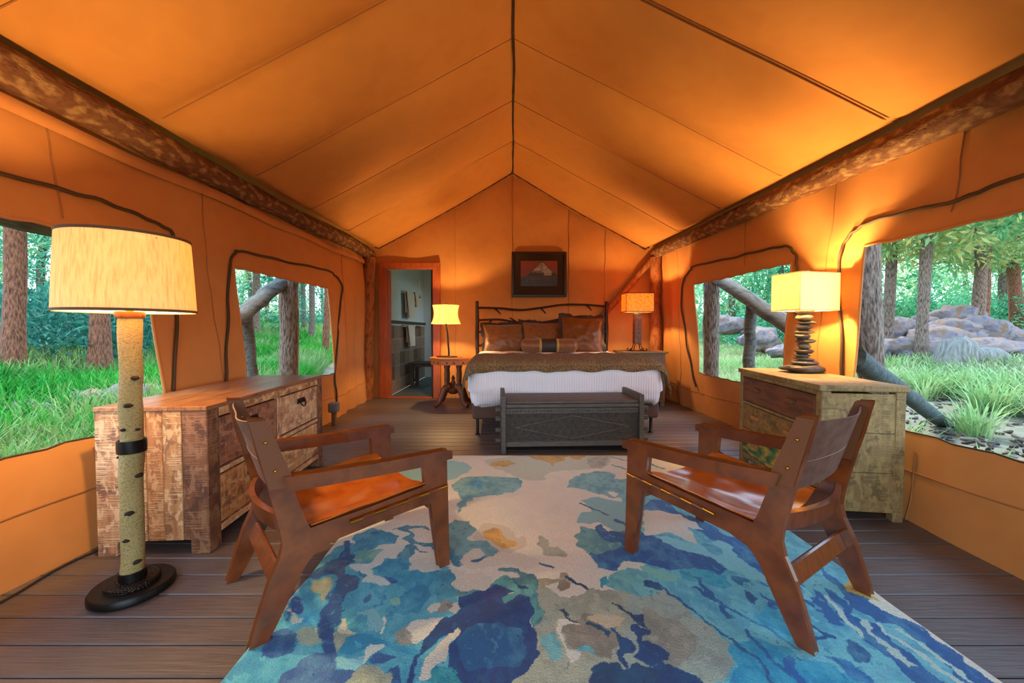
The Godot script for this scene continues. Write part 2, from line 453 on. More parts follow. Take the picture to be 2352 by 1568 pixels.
	mat("grass_shade", "#ffffff", 0.9, ntex(0.03, ["#efe2c2", "#fdf3dc", "#f4e8cc"], SM, 256, 4, 131), Vector3(1.2, 9, 1.2))
	mat("silk_shade", "#fdf4e4", 0.8, ntex(0.02, ["#f4e6cc", "#ffffff"], SM, 128, 3, 132), Vector3(6, 0.7, 6))
	mat("hide_shade", "#f0b070", 0.8, ntex(0.03, ["#c88850", "#ffffff", "#e8b880"], SM, 256, 4, 133), Vector3.ONE * 3)
	for k in [["linen_shade", 0.85], ["grass_shade", 1.0], ["silk_shade", 1.2], ["hide_shade", 1.0]]:
		var m: StandardMaterial3D = M[k[0]]
		m.backlight_enabled = true; m.backlight = Color(1.0, 0.97, 0.9) * k[1]
	mat("shade_trim", "#6a4a2c", 0.8)
	mat("bulb", "#fff2d8", 0.5); M["bulb"].emission_enabled = true; M["bulb"].emission = Color(1.0, 0.86, 0.6); M["bulb"].emission_energy_multiplier = 6.0
	var birch := ntex(0.06, ["#5a4824", "#8a7644", "#9c8852", "#a89460", "#94804a"], SM, 512, 5, 140)
	mat("birch", "#ffffff", 0.75, birch, Vector3(3, 3, 3), ntex(0.05, ["#000000", "#ffffff"], SM, 256, 4, 141), 0.2)
	mat("birch_knot", "#2a1a10", 0.9); mat("black_metal", "#16130f", 0.4); M["black_metal"].metallic = 0.5
	mat("hammered", "#2a2018", 0.4, null, Vector3.ONE * 9, ntex(0.08, ["#000000", "#ffffff"], CE, 128, 1, 142), 0.5); M["hammered"].metallic = 0.7
	mat("copper", "#8a4420", 0.35); M["copper"].metallic = 0.7
	for k in 4:
		mat("pebble_%s" % ["ash", "tan", "umber", "slate"][k], ["#6a6256", "#94805e", "#5c4c38", "#55524c"][k], 0.55, ntex(0.03, ["#b8b0a8", "#ffffff"], SM, 128, 4, 150 + k), Vector3.ONE * 8)
	mat("grey_plastic", "#6c6c68", 0.6); mat("cable", "#241c18", 0.7); mat("paper", "#b8c890", 0.9)
	# picture
	mat("frame_dark", "#2a160c", 0.4); mat("mat_board", "#332008", 0.9)
	# outdoors
	mat("soil", "#ffffff", 1.0, ntex(0.01, ["#45443a", "#5c5c4c", "#6a6858", "#4e4e40"], SM, 512, 5, 160), Vector3.ONE * 0.15)
	mat("grass", "#ffffff", 0.8); M["grass"].vertex_color_use_as_albedo = true; M["grass"].backlight_enabled = true; M["grass"].backlight = Color(0.75, 0.75, 0.75); M["grass"].cull_mode = BaseMaterial3D.CULL_DISABLED
	M["grass"].metallic_specular = 0.25
	mat("leaf", "#ffffff", 0.7); M["leaf"].vertex_color_use_as_albedo = true; M["leaf"].backlight_enabled = true; M["leaf"].backlight = Color(0.8, 0.8, 0.8); M["leaf"].cull_mode = BaseMaterial3D.CULL_DISABLED
	mat("granite", "#ffffff", 0.9, ntex(0.012, ["#46424c", "#635c66", "#787074", "#806048", "#56505a"], SM, 512, 5, 170), Vector3.ONE * 0.6, ntex(0.03, ["#000000", "#ffffff"], SM, 256, 5, 171), 3.0)
	mat("stump_wood", "#ffffff", 0.95, ntex(0.02, ["#54524f", "#73706a", "#8c887e"], SM, 256, 5, 172), Vector3(3, 0.6, 3))
	mat("far_canvas", "#c0935c", 0.9); mat("dark_screen", "#2c3030", 0.8)

# ------------------------------------------------------------------ the tent
func pw(z: float, pts: Array) -> float:      # piecewise line through [z, value], z falling
	if z >= pts[0][0]: return pts[0][1]
	for k in pts.size() - 1:
		if z >= pts[k + 1][0]: return lerpf(pts[k][1], pts[k + 1][1], (pts[k][0] - z) / (pts[k][0] - pts[k + 1][0]))
	return pts[-1][1]

func log_x(side: float, z: float) -> float:
	return lerpf(-2.27, -2.19, clampf((-1.77 - z) / 4.3, -0.8, 1.05)) if side < 0 else lerpf(2.45, 2.2, clampf((-1.9 - z) / 4.1, -0.8, 1.05))

func wall_x(side: float, y: float, z: float) -> float:
	var b := pw(z, [[-1.5, -2.05], [-3.0, -2.07], [-5.0, -2.14], [-6.25, -2.22]]) if side < 0 else pw(z, [[-2.0, 2.19], [-2.4, 2.22], [-4.3, 2.45], [-5.4, 2.43], [-6.25, 2.38]])
	var top := log_x(side, z) + side * 0.06
	var x := lerpf(b, top, clampf(y / 2.2, 0, 1))
	var fold := 0.010 * sin(z * 5.0 + 2.0 * sin(y * 2.0)) * (1.0 if y > 0.4 and y < 1.75 else 1.6)
	fold += 0.016 * nz.get_noise_3d(z * 1.3, y * 1.1, side * 7.0)
	if y < 0.42: fold += 0.03 * maxf(0.0, sin(z * 3.1 + y * 4.0 + side)) * (1.0 - absf(y - 0.2) / 0.24) * 0.6
	if z < -5.0: fold += 0.018 * sin(z * 17.0 + y * 1.5)      # gathered near the corner
	return x + fold

func on_wall(side: float, y: float, z: float, off := 0.012) -> Vector3:
	return Vector3(wall_x(side, y, z) - side * off, y, z)

func grid_lines(a: float, b: float, step: float, extra: Array) -> Array:
	var o := []
	var n := int(ceil(absf(b - a) / step))
	for k in n + 1: o.append(lerpf(a, b, float(k) / n))
	for e in extra:
		var best := -1
		for k in o.size():
			if absf(o[k] - e) < step * 0.45 and (best < 0 or absf(o[k] - e) < absf(o[best] - e)): best = k
		if best > 0 and best < o.size() - 1: o[best] = e
		else: o.append(e)
	o.sort()
	return o

const ZF := 1.3            # front of the tent, behind the camera
const ZB := -6.25          # back wall
const RIDGE := 3.49
const SEAMS := [1.3, 0.7, -0.1, -0.9, -1.7, -2.5, -3.38, -4.27, -5.18, -6.27]

func eave_y(side: float, z: float) -> float:
	return lerpf(2.34, 2.27, clampf((-1.7 - z) / 4.5, -0.3, 1.0))

func roof_point(side: float, u: float, z: float) -> Vector3:      # u = 0 at the ridge, 1 over the log, then outside
	var lx := log_x(side, z)
	var x := 0.01 + (lx - 0.01) * u
	var y := lerpf(RIDGE, eave_y(side, z), u)
	var sag := 0.0
	for k in SEAMS.size() - 1:
		if z <= SEAMS[k] and z >= SEAMS[k + 1]:
			var t: float = (SEAMS[k] - z) / (SEAMS[k] - SEAMS[k + 1])
			sag = (0.11 + 0.02 * sin(k * 2.3 + side)) * pow(4.0 * t * (1.0 - t), 0.8)
			break
	y -= sag * (0.35 + 0.65 * sin(PI * clampf(u, 0.02, 0.98))) + 0.01 * nz.get_noise_3d(x * 0.8, z * 0.8, side * 3.0)
	var d := absf(x - lx)
	if d < 0.2: y = maxf(y, 2.235 + sqrt(maxf(0.0, 0.0169 - d * d * 0.5)))
	return Vector3(x, y, z)

func build_shell():
	# boards across the floor
	var fl := thing("floor", "brown grey wooden deck boards laid across the tent", "floor", Vector3.ZERO, 0, "", "structure")
	var z := ZF; var k := 0
	var meshes := []
	for v in 4:
		var st := S(); box(st, Vector3(0, -0.014, 0), Vector3(5.6, 0.028, 0.1235), 0.004); st.generate_normals(); meshes.append(st.commit())
	while z > ZB - 0.1:
		var o := put_mesh(meshes[k % 4], "plank", M[["plank", "plank_b", "plank_c", "plank_d"][(k * 7 + k / 3) % 4]], fl, Vector3(0.05 + 0.11 * ((k * 5) % 7 - 3), 0, z))
		z -= 0.128; k += 1
	var ub := S(); box(ub, Vector3(0.05, -0.06, -2.5), Vector3(5.6, 0.06, 7.8), 0.005); put(ub, "subfloor", M.under, fl)
	# side walls with their window openings
	for side in [-1.0, 1.0]:
		var wins := [[-2.43, -0.55, 0.53, 1.575], [-4.84, -3.22, 0.54, 1.575]] if side < 0 else [[-2.72, -0.6, 0.49, 1.635], [-5.17, -3.45, 0.51, 1.65]]
		var ez := []; var ey := []
		for w in wins: ez += [w[0], w[1]]; ey += [w[2], w[3]]
		ey.sort()
		var vs := grid_lines(0.0, 2.25, 0.085, [])
		var st := S()
		# heights are stretched so that grid lines meet each window's own sill and head
		var zs := grid_lines(ZB, ZF, 0.09, ez)
		var head := func(zz: float) -> float: return wins[0][3] if zz > (wins[0][0] + wins[1][1]) / 2 else wins[1][3]
		var sill := func(zz: float) -> float: return wins[0][2] if zz > (wins[0][0] + wins[1][1]) / 2 else wins[1][2]
		var rows := [0.0]
		for q in range(1, 7): rows.append(q / 6.0)
		for q in range(1, 13): rows.append(1.0 + q / 12.0)
		for q in range(1, 9): rows.append(2.0 + q / 8.0)
		var yat = func(zz: float, v: float) -> float:
			if v <= 1.0: return v * sill.call(zz)
			if v <= 2.0: return lerpf(sill.call(zz), head.call(zz), v - 1.0)
			return lerpf(head.call(zz), 2.25, v - 2.0)
		var f = func(u: float, v: float) -> Vector3:
			var y: float = yat.call(u, v)
			return Vector3(wall_x(side, y, u), y, u)
		var skip = func(u: float, v: float) -> bool:
			for w in wins:
				if u > w[0] and u < w[1] and v > 1.0 and v < 2.0: return true
			return false
		sheet(st, f, 0, 0, -0.012 * side, zs, rows, skip)
		var wall := put(st, "wall_left" if side < 0 else "wall_right", M.canvas)
		tag(wall, "tan canvas side wall %s" % ("behind the long whitewashed dresser" if side < 0 else "behind the stone lamp and painted chest"), "wall", "", "structure")
		# vertical seams
		for zz in ([-2.0, -2.95, -5.3] if side < 0 else [-2.22, -3.05, -4.1, -5.6]):
			var pts := []
			for q in 24:
				var y := 2.2 * q / 23.0
				var inside := false
				for w in wins: if zz > w[0] and zz < w[1] and y > w[2] - 0.02 and y < w[3] + 0.02: inside = true
				if inside:
					if pts.size() > 2: var t := S(); tube(t, pts, 0.004, 5); put(t, "seam", M.canvas_seam, wall)
					pts = []
					continue
				pts.append(on_wall(side, y, zz + 0.006 * sin(q * 1.7), 0.002))
			if pts.size() > 2:
				var t := S(); tube(t, pts, 0.004, 5); put(t, "seam", M.canvas_seam, wall)
		# lower fold line and ground hem
		var hp := []
		for q in 70: hp.append(on_wall(side, 0.27 + 0.02 * sin(q * 0.3), lerpf(ZF, ZB, q / 69.0), 0.002))
		var h1 := S(); tube(h1, hp, 0.004, 5); put(h1, "fold_line", M.canvas_seam, wall)
		# pale hem just below the log
		var hs := S()
		if side < 0: sheet(hs, func(u, v): var zz := lerpf(ZB + 0.05, ZF, u); return Vector3(wall_x(side, 2.05, zz) - side * (0.02 + 0.01 * sin(v * PI)), lerpf(2.06, 2.13, v), zz), 60, 4, -0.006 * side)
		if side < 0: put(hs, "top_hem", M.canvas_hem, wall)
		# windows: hem strips round the opening and the zipper loop of the roll-up flap
		for wi in 2:
			var w: Array = wins[wi]
			var o := thing("window_%d" % [(1 if side < 0 else 3) + wi], ["open canvas window beside the tall floor lamp, grass outside", "open canvas window above the whitewashed dresser", "open canvas window looking on the boulders and pines", "open canvas window left of the stone lamp"][(0 if side < 0 else 2) + wi], "window", Vector3.ZERO, 0, "", "structure")
			for e in 4:
				var pa := []
				for q in 25:
					var t := q / 24.0
					var yy: float; var zz: float
					if e == 0: yy = w[2]; zz = lerpf(w[0], w[1], t)
					elif e == 1: yy = w[3]; zz = lerpf(w[0], w[1], t)
					elif e == 2: yy = lerpf(w[2], w[3], t); zz = w[0]
					else: yy = lerpf(w[2], w[3], t); zz = w[1]
					if e < 2: yy += 0.006 * sin(q * 2.1)
					pa.append(on_wall(side, yy, zz, 0.0))
				var hst := S(); tube(hst, pa, 0.009 if e else 0.0045, 6); put(hst, "hem", M.canvas_hem if e else M.zip, o)
			var loop: Array
			if side < 0: loop = [[[1.75, -0.5], [1.76, -1.76], [1.775, -2.2], [1.755, -2.53], [1.69, -2.68], [1.4, -2.65], [1.15, -2.6], [0.69, -2.48]], [[0.45, -2.93], [0.7, -2.96], [1.2, -3.08], [1.58, -3.17], [1.69, -3.24], [1.72, -3.36], [1.76, -4.2], [1.79, -4.95], [1.75, -5.12], [1.6, -5.2], [1.1, -5.02], [0.58, -4.83], [0.2, -4.8]]][wi]
			else: loop = [[[0.6, -2.8], [0.76, -2.8], [1.4, -2.9], [1.66, -2.9], [1.76, -2.8], [1.79, -2.62], [1.78, -2.2], [1.81, -1.9], [1.84, -0.5]], [[0.32, -5.2], [0.8, -5.35], [1.4, -5.42], [1.74, -5.36], [1.85, -5.2], [1.87, -4.95], [1.84, -4.2], [1.81, -3.6], [1.76, -3.44], [1.6, -3.36], [1.2, -3.33]]][wi]
			var lp := []
			for q in loop: lp.append(on_wall(side, q[0], q[1], 0.012))
			lp = path(lp, 8)
			for q in lp.size():
				var pt: Vector3 = lp[q]
				lp[q] = Vector3(wall_x(side, pt.y, pt.z) - side * (0.012 + 0.005 * sin(q * 0.9)), pt.y + 0.004 * sin(q * 1.3), pt.z + 0.004 * cos(q * 1.1))
			var zt := S(); tube(zt, lp, 0.0105, 7); put(zt, "zipper", M.zip, o)
			if side < 0 and wi == 1:      # small square pocket flap below the window, by the corner
				pass
	# back wall: gable with a doorway
	var wb := thing("wall_back", "tan canvas gable wall behind the bed, with stitched seams", "wall", Vector3.ZERO, 0, "", "structure")
	gable(wb, ZB, -1.985, -1.165, 2.045, 1.0)
	for sx in [-1.72 + 0.83, 0.005, 0.885, 1.45]:
		var pts := []
		for q in 22:
			var y := lerpf(0.0, roof_at(sx, ZB) - 0.02, q / 21.0)
			pts.append(Vector3(sx + 0.006 * sin(q * 1.9), y, back_z(sx, y) + 0.004))
		var t := S(); tube(t, pts, 0.0045, 5); put(t, "seam", M.canvas_seam if sx > -0.5 else M.canvas_hem, wb)
	for side in [-1.0, 1.0]:     # frayed dark edge where wall and roof meet
		var pts := []; var rad := []
		for q in 60:
			var u := q / 59.0
			var p := roof_point(side, u * 0.97, ZB + 0.02)
			pts.append(p + Vector3(0, -0.012 + 0.006 * nz.get_noise_1d(q * 1.7), 0.03)); rad.append(0.006 + 0.006 * absf(nz.get_noise_1d(q * 2.9 + side * 40)))
		var t := S(); tube(t, pts, rad, 6); put(t, "edge_cord", M.cord_dark, wb)
	var rb := []; var rr := []
	for q in 30:
		var u := lerpf(0.3, 0.96, q / 29.0); var p := roof_point(1.0, u, ZB + 0.03)
		rb.append(p + Vector3(0, -0.03 + 0.008 * sin(q * 2.0), 0.015)); rr.append(0.012 + 0.008 * absf(nz.get_noise_1d(q * 3.3)))
	var tb := S(); tube(tb, rb, rr, 7); put(tb, "rolled_edge", M.canvas_seam, wb)
	# front wall behind the camera, its doorway open to the daylight
	var wf := thing("wall_front", "canvas gable wall at the tent entrance, doorway open", "wall", Vector3.ZERO, 0, "", "structure")
	gable(wf, ZF, -1.4, 1.4, 2.2, -1.0)
	# roof
	var cl := thing("ceiling", "sloping tan canvas roof sagging between its cross seams", "ceiling", Vector3.ZERO, 0, "", "structure")
	var vseam := []
	for kk in range(SEAMS.size() - 1, 0, -1):
		for q in 12: vseam.append(lerpf(SEAMS[kk], SEAMS[kk - 1], q / 12.0))
	vseam.append(ZF)
	for side in [-1.0, 1.0]:
		var st := S()
		var us := []
		for q in 19: us.append(q / 18.0 * 0.9)
		for q in 8: us.append(0.915 + q * 0.026)
		us.append(1.22)
		sheet(st, func(u, v): return roof_point(side, u, v), 0, 0, -0.012 * side, us, vseam)
		put(st, "slope", M.canvas_roof, cl)
		for kk in range(1, SEAMS.size() - 1):
			var lines := [0.0]
			if side > 0 and kk == 5: lines = [-0.012, 0.012]
			for dz in lines:
				var pts := []
				for q in 27:
					var p := roof_point(side, q / 26.0 * 0.985 + 0.005, SEAMS[kk] + dz)
					pts.append(p + Vector3(0, -0.003, 0))
				var t := S(); tube(t, pts, 0.0038, 5); put(t, "seam", M.canvas_seam, cl)
	var rp := []; var rrd := []
	for q in 90:
		var zz := lerpf(ZF, ZB, q / 89.0)
		rp.append(Vector3(0.012 + 0.012 * nz.get_noise_1d(zz * 1.1), roof_point(1.0, 0.0, zz).y - 0.008, zz)); rrd.append(0.009 + 0.006 * absf(nz.get_noise_1d(zz * 2.7 + 9)))
	var rt := S(); tube(rt, rp, rrd, 6); put(rt, "ridge_cord", M.cord_dark, cl)
	# log beams, posts and brace
	for side in [-1.0, 1.0]:
		var pts := []; var rad := []
		var z1 := -6.14 if side > 0 else -6.2
		for q in 64:
			var zz := lerpf(ZF - 0.02, z1, q / 63.0)
			pts.append(Vector3(log_x(side, zz) + 0.012 * nz.get_noise_1d(zz * 0.9 + side * 30), 2.235 + 0.012 * nz.get_noise_1d(zz * 0.8 + 60 + side * 9), zz))
			rad.append((0.1 if side < 0 else 0.098) - 0.024 * q / 63.0)
		var st := S(); tube(st, pts, rad, 18, true, 0.13, side * 3.0)
		var o := put(st, "log_beam", M.bark_log)
		tag(o, "peeled bark log beam running along the top of the %s" % ("left canvas wall, above the dresser" if side < 0 else "right canvas wall, above the stone lamp"), "beam", "", "structure")
		var px := -2.19 if side < 0 else 2.19
		var ps := []; var pr := []
		for q in 26:
			var y := 2.17 * q / 25.0
			ps.append(Vector3(px + (0.05 * (y / 2.17) - 0.03 if side < 0 else -0.0) + 0.008 * nz.get_noise_1d(y * 2 + side * 5), y, -6.1)); pr.append(0.082)
		var sp := S(); tube(sp, ps, pr, 16, true, 0.14, side * 6.0)
		tag(put(sp, "log_post", M.bark_post), "round bark log post in the %s" % ("left back corner, beside the doorway" if side < 0 else "right back corner, behind the small hide lamp"), "post", "", "structure")
	var br := S(); var bp := []
	for q in 20: bp.append(Vector3(lerpf(2.13, 0.9, q / 19.0), lerpf(2.12, 0.72, q / 19.0), -6.16))
	tube(br, bp, 0.05, 12, true, 0.15, 12.0)
	tag(put(br, "log_brace", M.bark_post), "slanting bark log brace leaning from the corner post behind the headboard", "brace", "", "structure")

func back_z(x: float, y: float) -> float:
	return ZB + 0.02 * nz.get_noise_2d(x * 1.5 + 20, y * 1.3) + 0.008 * sin(x * 8.0 + y * 3.0)

func roof_at(x: float, z: float) -> float:
	var side := signf(x) if x != 0 else 1.0
	return roof_point(side, clampf((x - 0.01) / (log_x(side, z) - 0.01), 0.0, 1.2), z).y

func gable(parent: Node3D, z: float, d0: float, d1: float, dtop: float, facing: float):
	var xs := grid_lines(-2.42, 2.62, 0.1, [d0, d1, 0.01])
	var rows := []
	for q in 11: rows.append(q / 10.0)
	for q in range(1, 11): rows.append(1.0 + q / 10.0)
	var f = func(u: float, v: float) -> Vector3:
		var top := roof_at(u, z)
		var y := v * dtop if v <= 1.0 else lerpf(dtop, maxf(top + 0.012, dtop + 0.02), v - 1.0)
		var zz := back_z(u, y) if facing > 0 else z + 0.01 * sin(u * 6)
		return Vector3(u, y, zz)
	var st := S()
	sheet(st, f, 0, 0, -0.012 * facing, xs, rows, func(u, v): return u > d0 and u < d1 and v < 1.0)
	put(st, "panel", M.canvas, parent)

# ------------------------------------------------------------------ doorway and bathroom
func build_bathroom():
	var d := thing("door_1", "orange stained wooden door frame round the bathroom doorway", "door", Vector3.ZERO, 0, "", "structure")
	var z := -6.2
	for x in [[-2.005, 0.125], [-1.17, 0.115]]:
		var st := S(); box(st, Vector3(x[0], 1.01, z), Vector3(x[1], 2.02, 0.06), 0.006); put(st, "jamb", M.door_trim, d)
	var hs := S(); box(hs, Vector3(-1.59, 2.055, z), Vector3(0.955, 0.1, 0.064), 0.006); put(hs, "header", M.door_trim, d)
	var li := S(); box(li, Vector3(-1.935, 1.0, z - 0.09), Vector3(0.025, 2.0, 0.14), 0.003); put(li, "jamb_lining", M.door_trim, d)
	var le := S(); box(le, Vector3(-1.245, 1.0, z - 0.1), Vector3(0.035, 1.99, 0.16), 0.004); put(le, "door_edge", M.door_dark, d)
	var th := S(); box(th, Vector3(-1.59, 0.008, z - 0.03), Vector3(0.7, 0.016, 0.14), 0.004); put(th, "threshold", M.door_trim, d)
	# bathroom shell
	var x0 := -1.98; var x1 := -0.4; var z0 := -6.33; var z1 := -8.95; var H := 2.35
	var wl := thing("wall_bathroom_left", "bathroom wall, pale green plaster above brown stone tiles", "wall", Vector3.ZERO, 0, "", "structure")
	var s1 := S(); box(s1, Vector3(x0 - 0.05, H / 2, (z0 + z1) / 2), Vector3(0.1, H, z0 - z1), 0.002); put(s1, "plaster", M.plaster, wl)
	var s2 := S(); box(s2, Vector3(x0 + 0.02, 1.2, (z0 + z1) / 2), Vector3(0.05, 0.05, z0 - z1), 0.006); put(s2, "cap_rail", M.bench_wood, wl)
	var tv := ["tile", "tile_b", "tile_c"]
	var ts := S(); box(ts, Vector3.ZERO, Vector3(0.016, 0.222, 0.322), 0.004); ts.generate_normals(); var tmesh := ts.commit()
	for r in 5:
		for c in 8:
			var zz := z0 - 0.17 - c * 0.328 - (0.0 if r % 2 == 0 else 0.0)
			put_mesh(tmesh, "tile", M[tv[(r * 5 + c * 3 + r * c) % 3]], wl, Vector3(x0 + 0.006, 0.115 + r * 0.229, zz))
	var we := thing("wall_bathroom_back", "far bathroom wall faced with tall stone shower tiles", "wall", Vector3.ZERO, 0, "", "structure")
	var s3 := S(); box(s3, Vector3((x0 + x1) / 2, H / 2, z1 - 0.05), Vector3(x1 - x0 + 0.2, H, 0.1), 0.002); put(s3, "plaster", M.plaster, we)
	var ts2 := S(); box(ts2, Vector3.ZERO, Vector3(0.3, 0.3, 0.016), 0.004); ts2.generate_normals(); var tm2 := ts2.commit()
	for r in 7:
		for c in 4: put_mesh(tm2, "tile", M[tv[(r * 2 + c * 5 + r * c) % 3]], we, Vector3(x0 + 0.42 + c * 0.306, 0.16 + r * 0.306, z1 + 0.006))
	var ds := S(); box(ds, Vector3(x0 + 0.25, 1.15, z1 + 0.03), Vector3(0.02, 2.2, 0.03), 0.003); put(ds, "shower_edge", M.door_dark, we)
	# right wall with a high window that lights the room
	var wr := thing("wall_bathroom_right", "bathroom wall with a high window opening", "wall", Vector3.ZERO, 0, "", "structure")
	for q in [[0.5, 1.0, z0, z1], [2.2, 0.3, z0, z1], [1.525, 1.05, z0, -6.8], [1.525, 1.05, -8.6, z1]]:
		var s4 := S(); box(s4, Vector3(x1 + 0.05, q[0], (q[2] + q[3]) / 2), Vector3(0.1, q[1], q[2] - q[3]), 0.002); put(s4, "plaster", M.plaster, wr)
	var wn := thing("wall_bathroom_front", "bathroom side of the tent's back wall", "wall", Vector3.ZERO, 0, "", "structure")
	var s5 := S(); box(s5, Vector3(-0.8, H / 2, z0 + 0.02), Vector3(0.8, H, 0.04), 0.002); put(s5, "panel", M.plaster, wn)
	var s6 := S(); box(s6, Vector3(-1.6, 2.2, z0 + 0.02), Vector3(0.85, 0.3, 0.04), 0.002); put(s6, "panel", M.plaster, wn)
	var bc := S(); box(bc, Vector3((x0 + x1) / 2, H + 0.04, (z0 + z1) / 2), Vector3(x1 - x0 + 0.2, 0.08, z0 - z1 + 0.1), 0.002)
	tag(put(bc, "ceiling_bathroom", M.plaster_ceiling), "white bathroom ceiling", "ceiling", "", "structure")
	var bf := thing("floor_bathroom", "bathroom floor of dark slate tiles in pale grout", "floor", Vector3.ZERO, 0, "", "structure")
	var s7 := S(); box(s7, Vector3((x0 + x1) / 2, -0.03, (z0 + z1) / 2), Vector3(x1 - x0, 0.05, z0 - z1), 0.002); put(s7, "grout_bed", M.grout, bf)
	var fs := S(); box(fs, Vector3.ZERO, Vector3(0.33, 0.014, 0.33), 0.004); fs.generate_normals(); var fm := fs.commit()
	for r in 8:
		for c in 4: put_mesh(fm, "tile", M[["slate", "slate_b", "slate"][(r * 3 + c * 2) % 3]], bf, Vector3(x0 + 0.2 + c * 0.345, 0.0, z0 - 0.18 - r * 0.345))
	var tr := S(); box(tr, Vector3(-1.45, 2.26, -7.9), Vector3(0.09, 0.1, 2.0), 0.006)
	tag(put(tr, "trim_1", M.bench_wood), "dark wooden beam under the bathroom ceiling", "beam", "", "structure")
	# towel bars and towels on the left wall
	for k in 2:
		var y: float = [1.74, 1.13][k]
		var b := thing("towel_bar", "nickel towel bar on the bathroom wall, %s" % ["the upper one with a bath towel", "the lower one just under the wooden rail"][k], "towel bar")
		var s := S(); tube(s, [Vector3(x0 + 0.09, y, -7.15), Vector3(x0 + 0.09, y, -8.25)], 0.012, 8); put(s, "rail", M.nickel, b)
		for e in [-7.15, -8.25]:
			var q := S(); tube(q, [Vector3(x0 + 0.0, y, e), Vector3(x0 + 0.1, y, e)], [0.03, 0.014], 10); put(q, "bracket", M.nickel, b)
	towel(x0 + 0.09, 1.74, -7.38, 0.62, 0.52, "large beige bath towel folded over the upper bathroom rail")
	towel(x0 + 0.12, 1.765, -7.72, 0.3, 0.3, "smaller beige hand towel laid over the large towel on the upper rail")
	towel(x0 + 0.09, 1.13, -7.42, 0.55, 0.42, "beige towel hanging from the lower bathroom rail")
	# bench
	var bn := thing("bench", "dark slatted wooden bench below the bathroom towels", "bench", Vector3(-1.54, 0.007, -7.5), -2)
	for k in 6: var s := S(); box(s, Vector3(0, 0.445, -0.19 + k * 0.076), Vector3(0.72, 0.022, 0.06), 0.004); put(s, "slat", M.bench_wood, bn)
	for sx in [-1, 1]:
		for sz in [-1, 1]: var s := S(); box(s, Vector3(sx * 0.3, 0.217, sz * 0.17), Vector3(0.06, 0.434, 0.06), 0.005); put(s, "leg", M.bench_wood, bn)
		var q := S(); box(q, Vector3(sx * 0.3, 0.12, 0), Vector3(0.04, 0.05, 0.28), 0.004); put(q, "stretcher", M.bench_wood, bn)
	for sz in [-1, 1]: var s := S(); box(s, Vector3(0, 0.405, sz * 0.17), Vector3(0.54, 0.05, 0.03), 0.004); put(s, "apron", M.bench_wood, bn)
	var sw := thing("wall_plate", "small white framed panel on the bathroom wall above the towels", "panel")
	var p1 := S(); box(p1, Vector3(x0 + 0.012, 1.98, -8.55), Vector3(0.024, 0.26, 0.2), 0.005); put(p1, "frame", M.white_plastic, sw)
	var p2 := S(); box(p2, Vector3(x0 + 0.026, 1.98, -8.55), Vector3(0.006, 0.2, 0.14), 0.002); put(p2, "panel", M.plaster, sw)

func towel(x: float, y: float, z: float, w: float, l: float, label: String):
	var f = func(u: float, v: float) -> Vector3:      # u along the bar, v over it
		var s := v * 2.0 - 1.0
		var a := clampf(s / 0.12, -1, 1) * PI / 2
		var yy := y + 0.02 * cos(a) + 0.006 - maxf(0.0, absf(s) - 0.12) * l * (1.0 if s > 0 else 0.8)
		var hang := maxf(0.0, absf(s) - 0.12)
		var zz := z - w * (u - 0.5) * (1.0 - 0.16 * hang) * 0.85
		return Vector3(x + 0.024 * sin(a) + 0.028 * sin(u * 15.0 + s * 1.5) * (0.3 + hang) * signf(s) , yy, zz)
	var st := S(); sheet(st, f, 22, 26, 0.012)
	tag(put(st, "towel", M.towel), label, "towel", "bathroom towels")

# ------------------------------------------------------------------ rug: a hand-tufted watercolour pattern, painted blob by blob and then warped and mottled
var rug: Image
var pile: Image
const RW := 1024
const RH := 1299
const PPC := 4.433     # pixels to a centimetre

func blob(col: String, q: Array):
	var c := Color(col)
	var n := q.size() / 2
	var pts := PackedVector2Array()
	for k in n:
		var p0 := Vector2(q[2 * ((k + n - 1) % n)], q[2 * ((k + n - 1) % n) + 1]); var p1 := Vector2(q[2 * k], q[2 * k + 1])
		var p2 := Vector2(q[2 * ((k + 1) % n)], q[2 * ((k + 1) % n) + 1]); var p3 := Vector2(q[2 * ((k + 2) % n)], q[2 * ((k + 2) % n) + 1])
		var d := p1.distance_to(p2)
		var m := clampi(int(d / 1.2), 3, 40)
		for j in m:
			var t := float(j) / m
			var p := p1.cubic_interpolate(p2, p0, p3, t).lerp(p1.lerp(p2, t), 0.35)
			p += Vector2(nz.get_noise_2d(p.x * 0.12, p.y * 0.12), nz.get_noise_2d(p.x * 0.12 + 70, p.y * 0.12)) * 1.6 + Vector2(nz.get_noise_2d(p.x * 0.6, p.y * 0.6), nz.get_noise_2d(p.x * 0.6, p.y * 0.6 + 50)) * 0.5
			pts.append(p * PPC)
	fill(pts, c)

func fill(pts: PackedVector2Array, c: Color):
	var lo := 1e9; var hi := -1e9
	for p in pts: lo = minf(lo, p.y); hi = maxf(hi, p.y)
	for y in range(maxi(0, int(lo)), mini(RH - 1, int(hi)) + 1):
		var xs := []
		for k in pts.size():
			var a := pts[k]; var b := pts[(k + 1) % pts.size()]
			if (a.y <= y) != (b.y <= y): xs.append(a.x + (y - a.y) / (b.y - a.y) * (b.x - a.x))
		xs.sort()
		for k in range(0, xs.size() - 1, 2):
			var x0 := clampi(int(round(xs[k])), 0, RW); var x1 := clampi(int(round(xs[k + 1])), 0, RW)
			if x1 > x0: rug.fill_rect(Rect2i(x0, y, x1 - x0, 1), c)

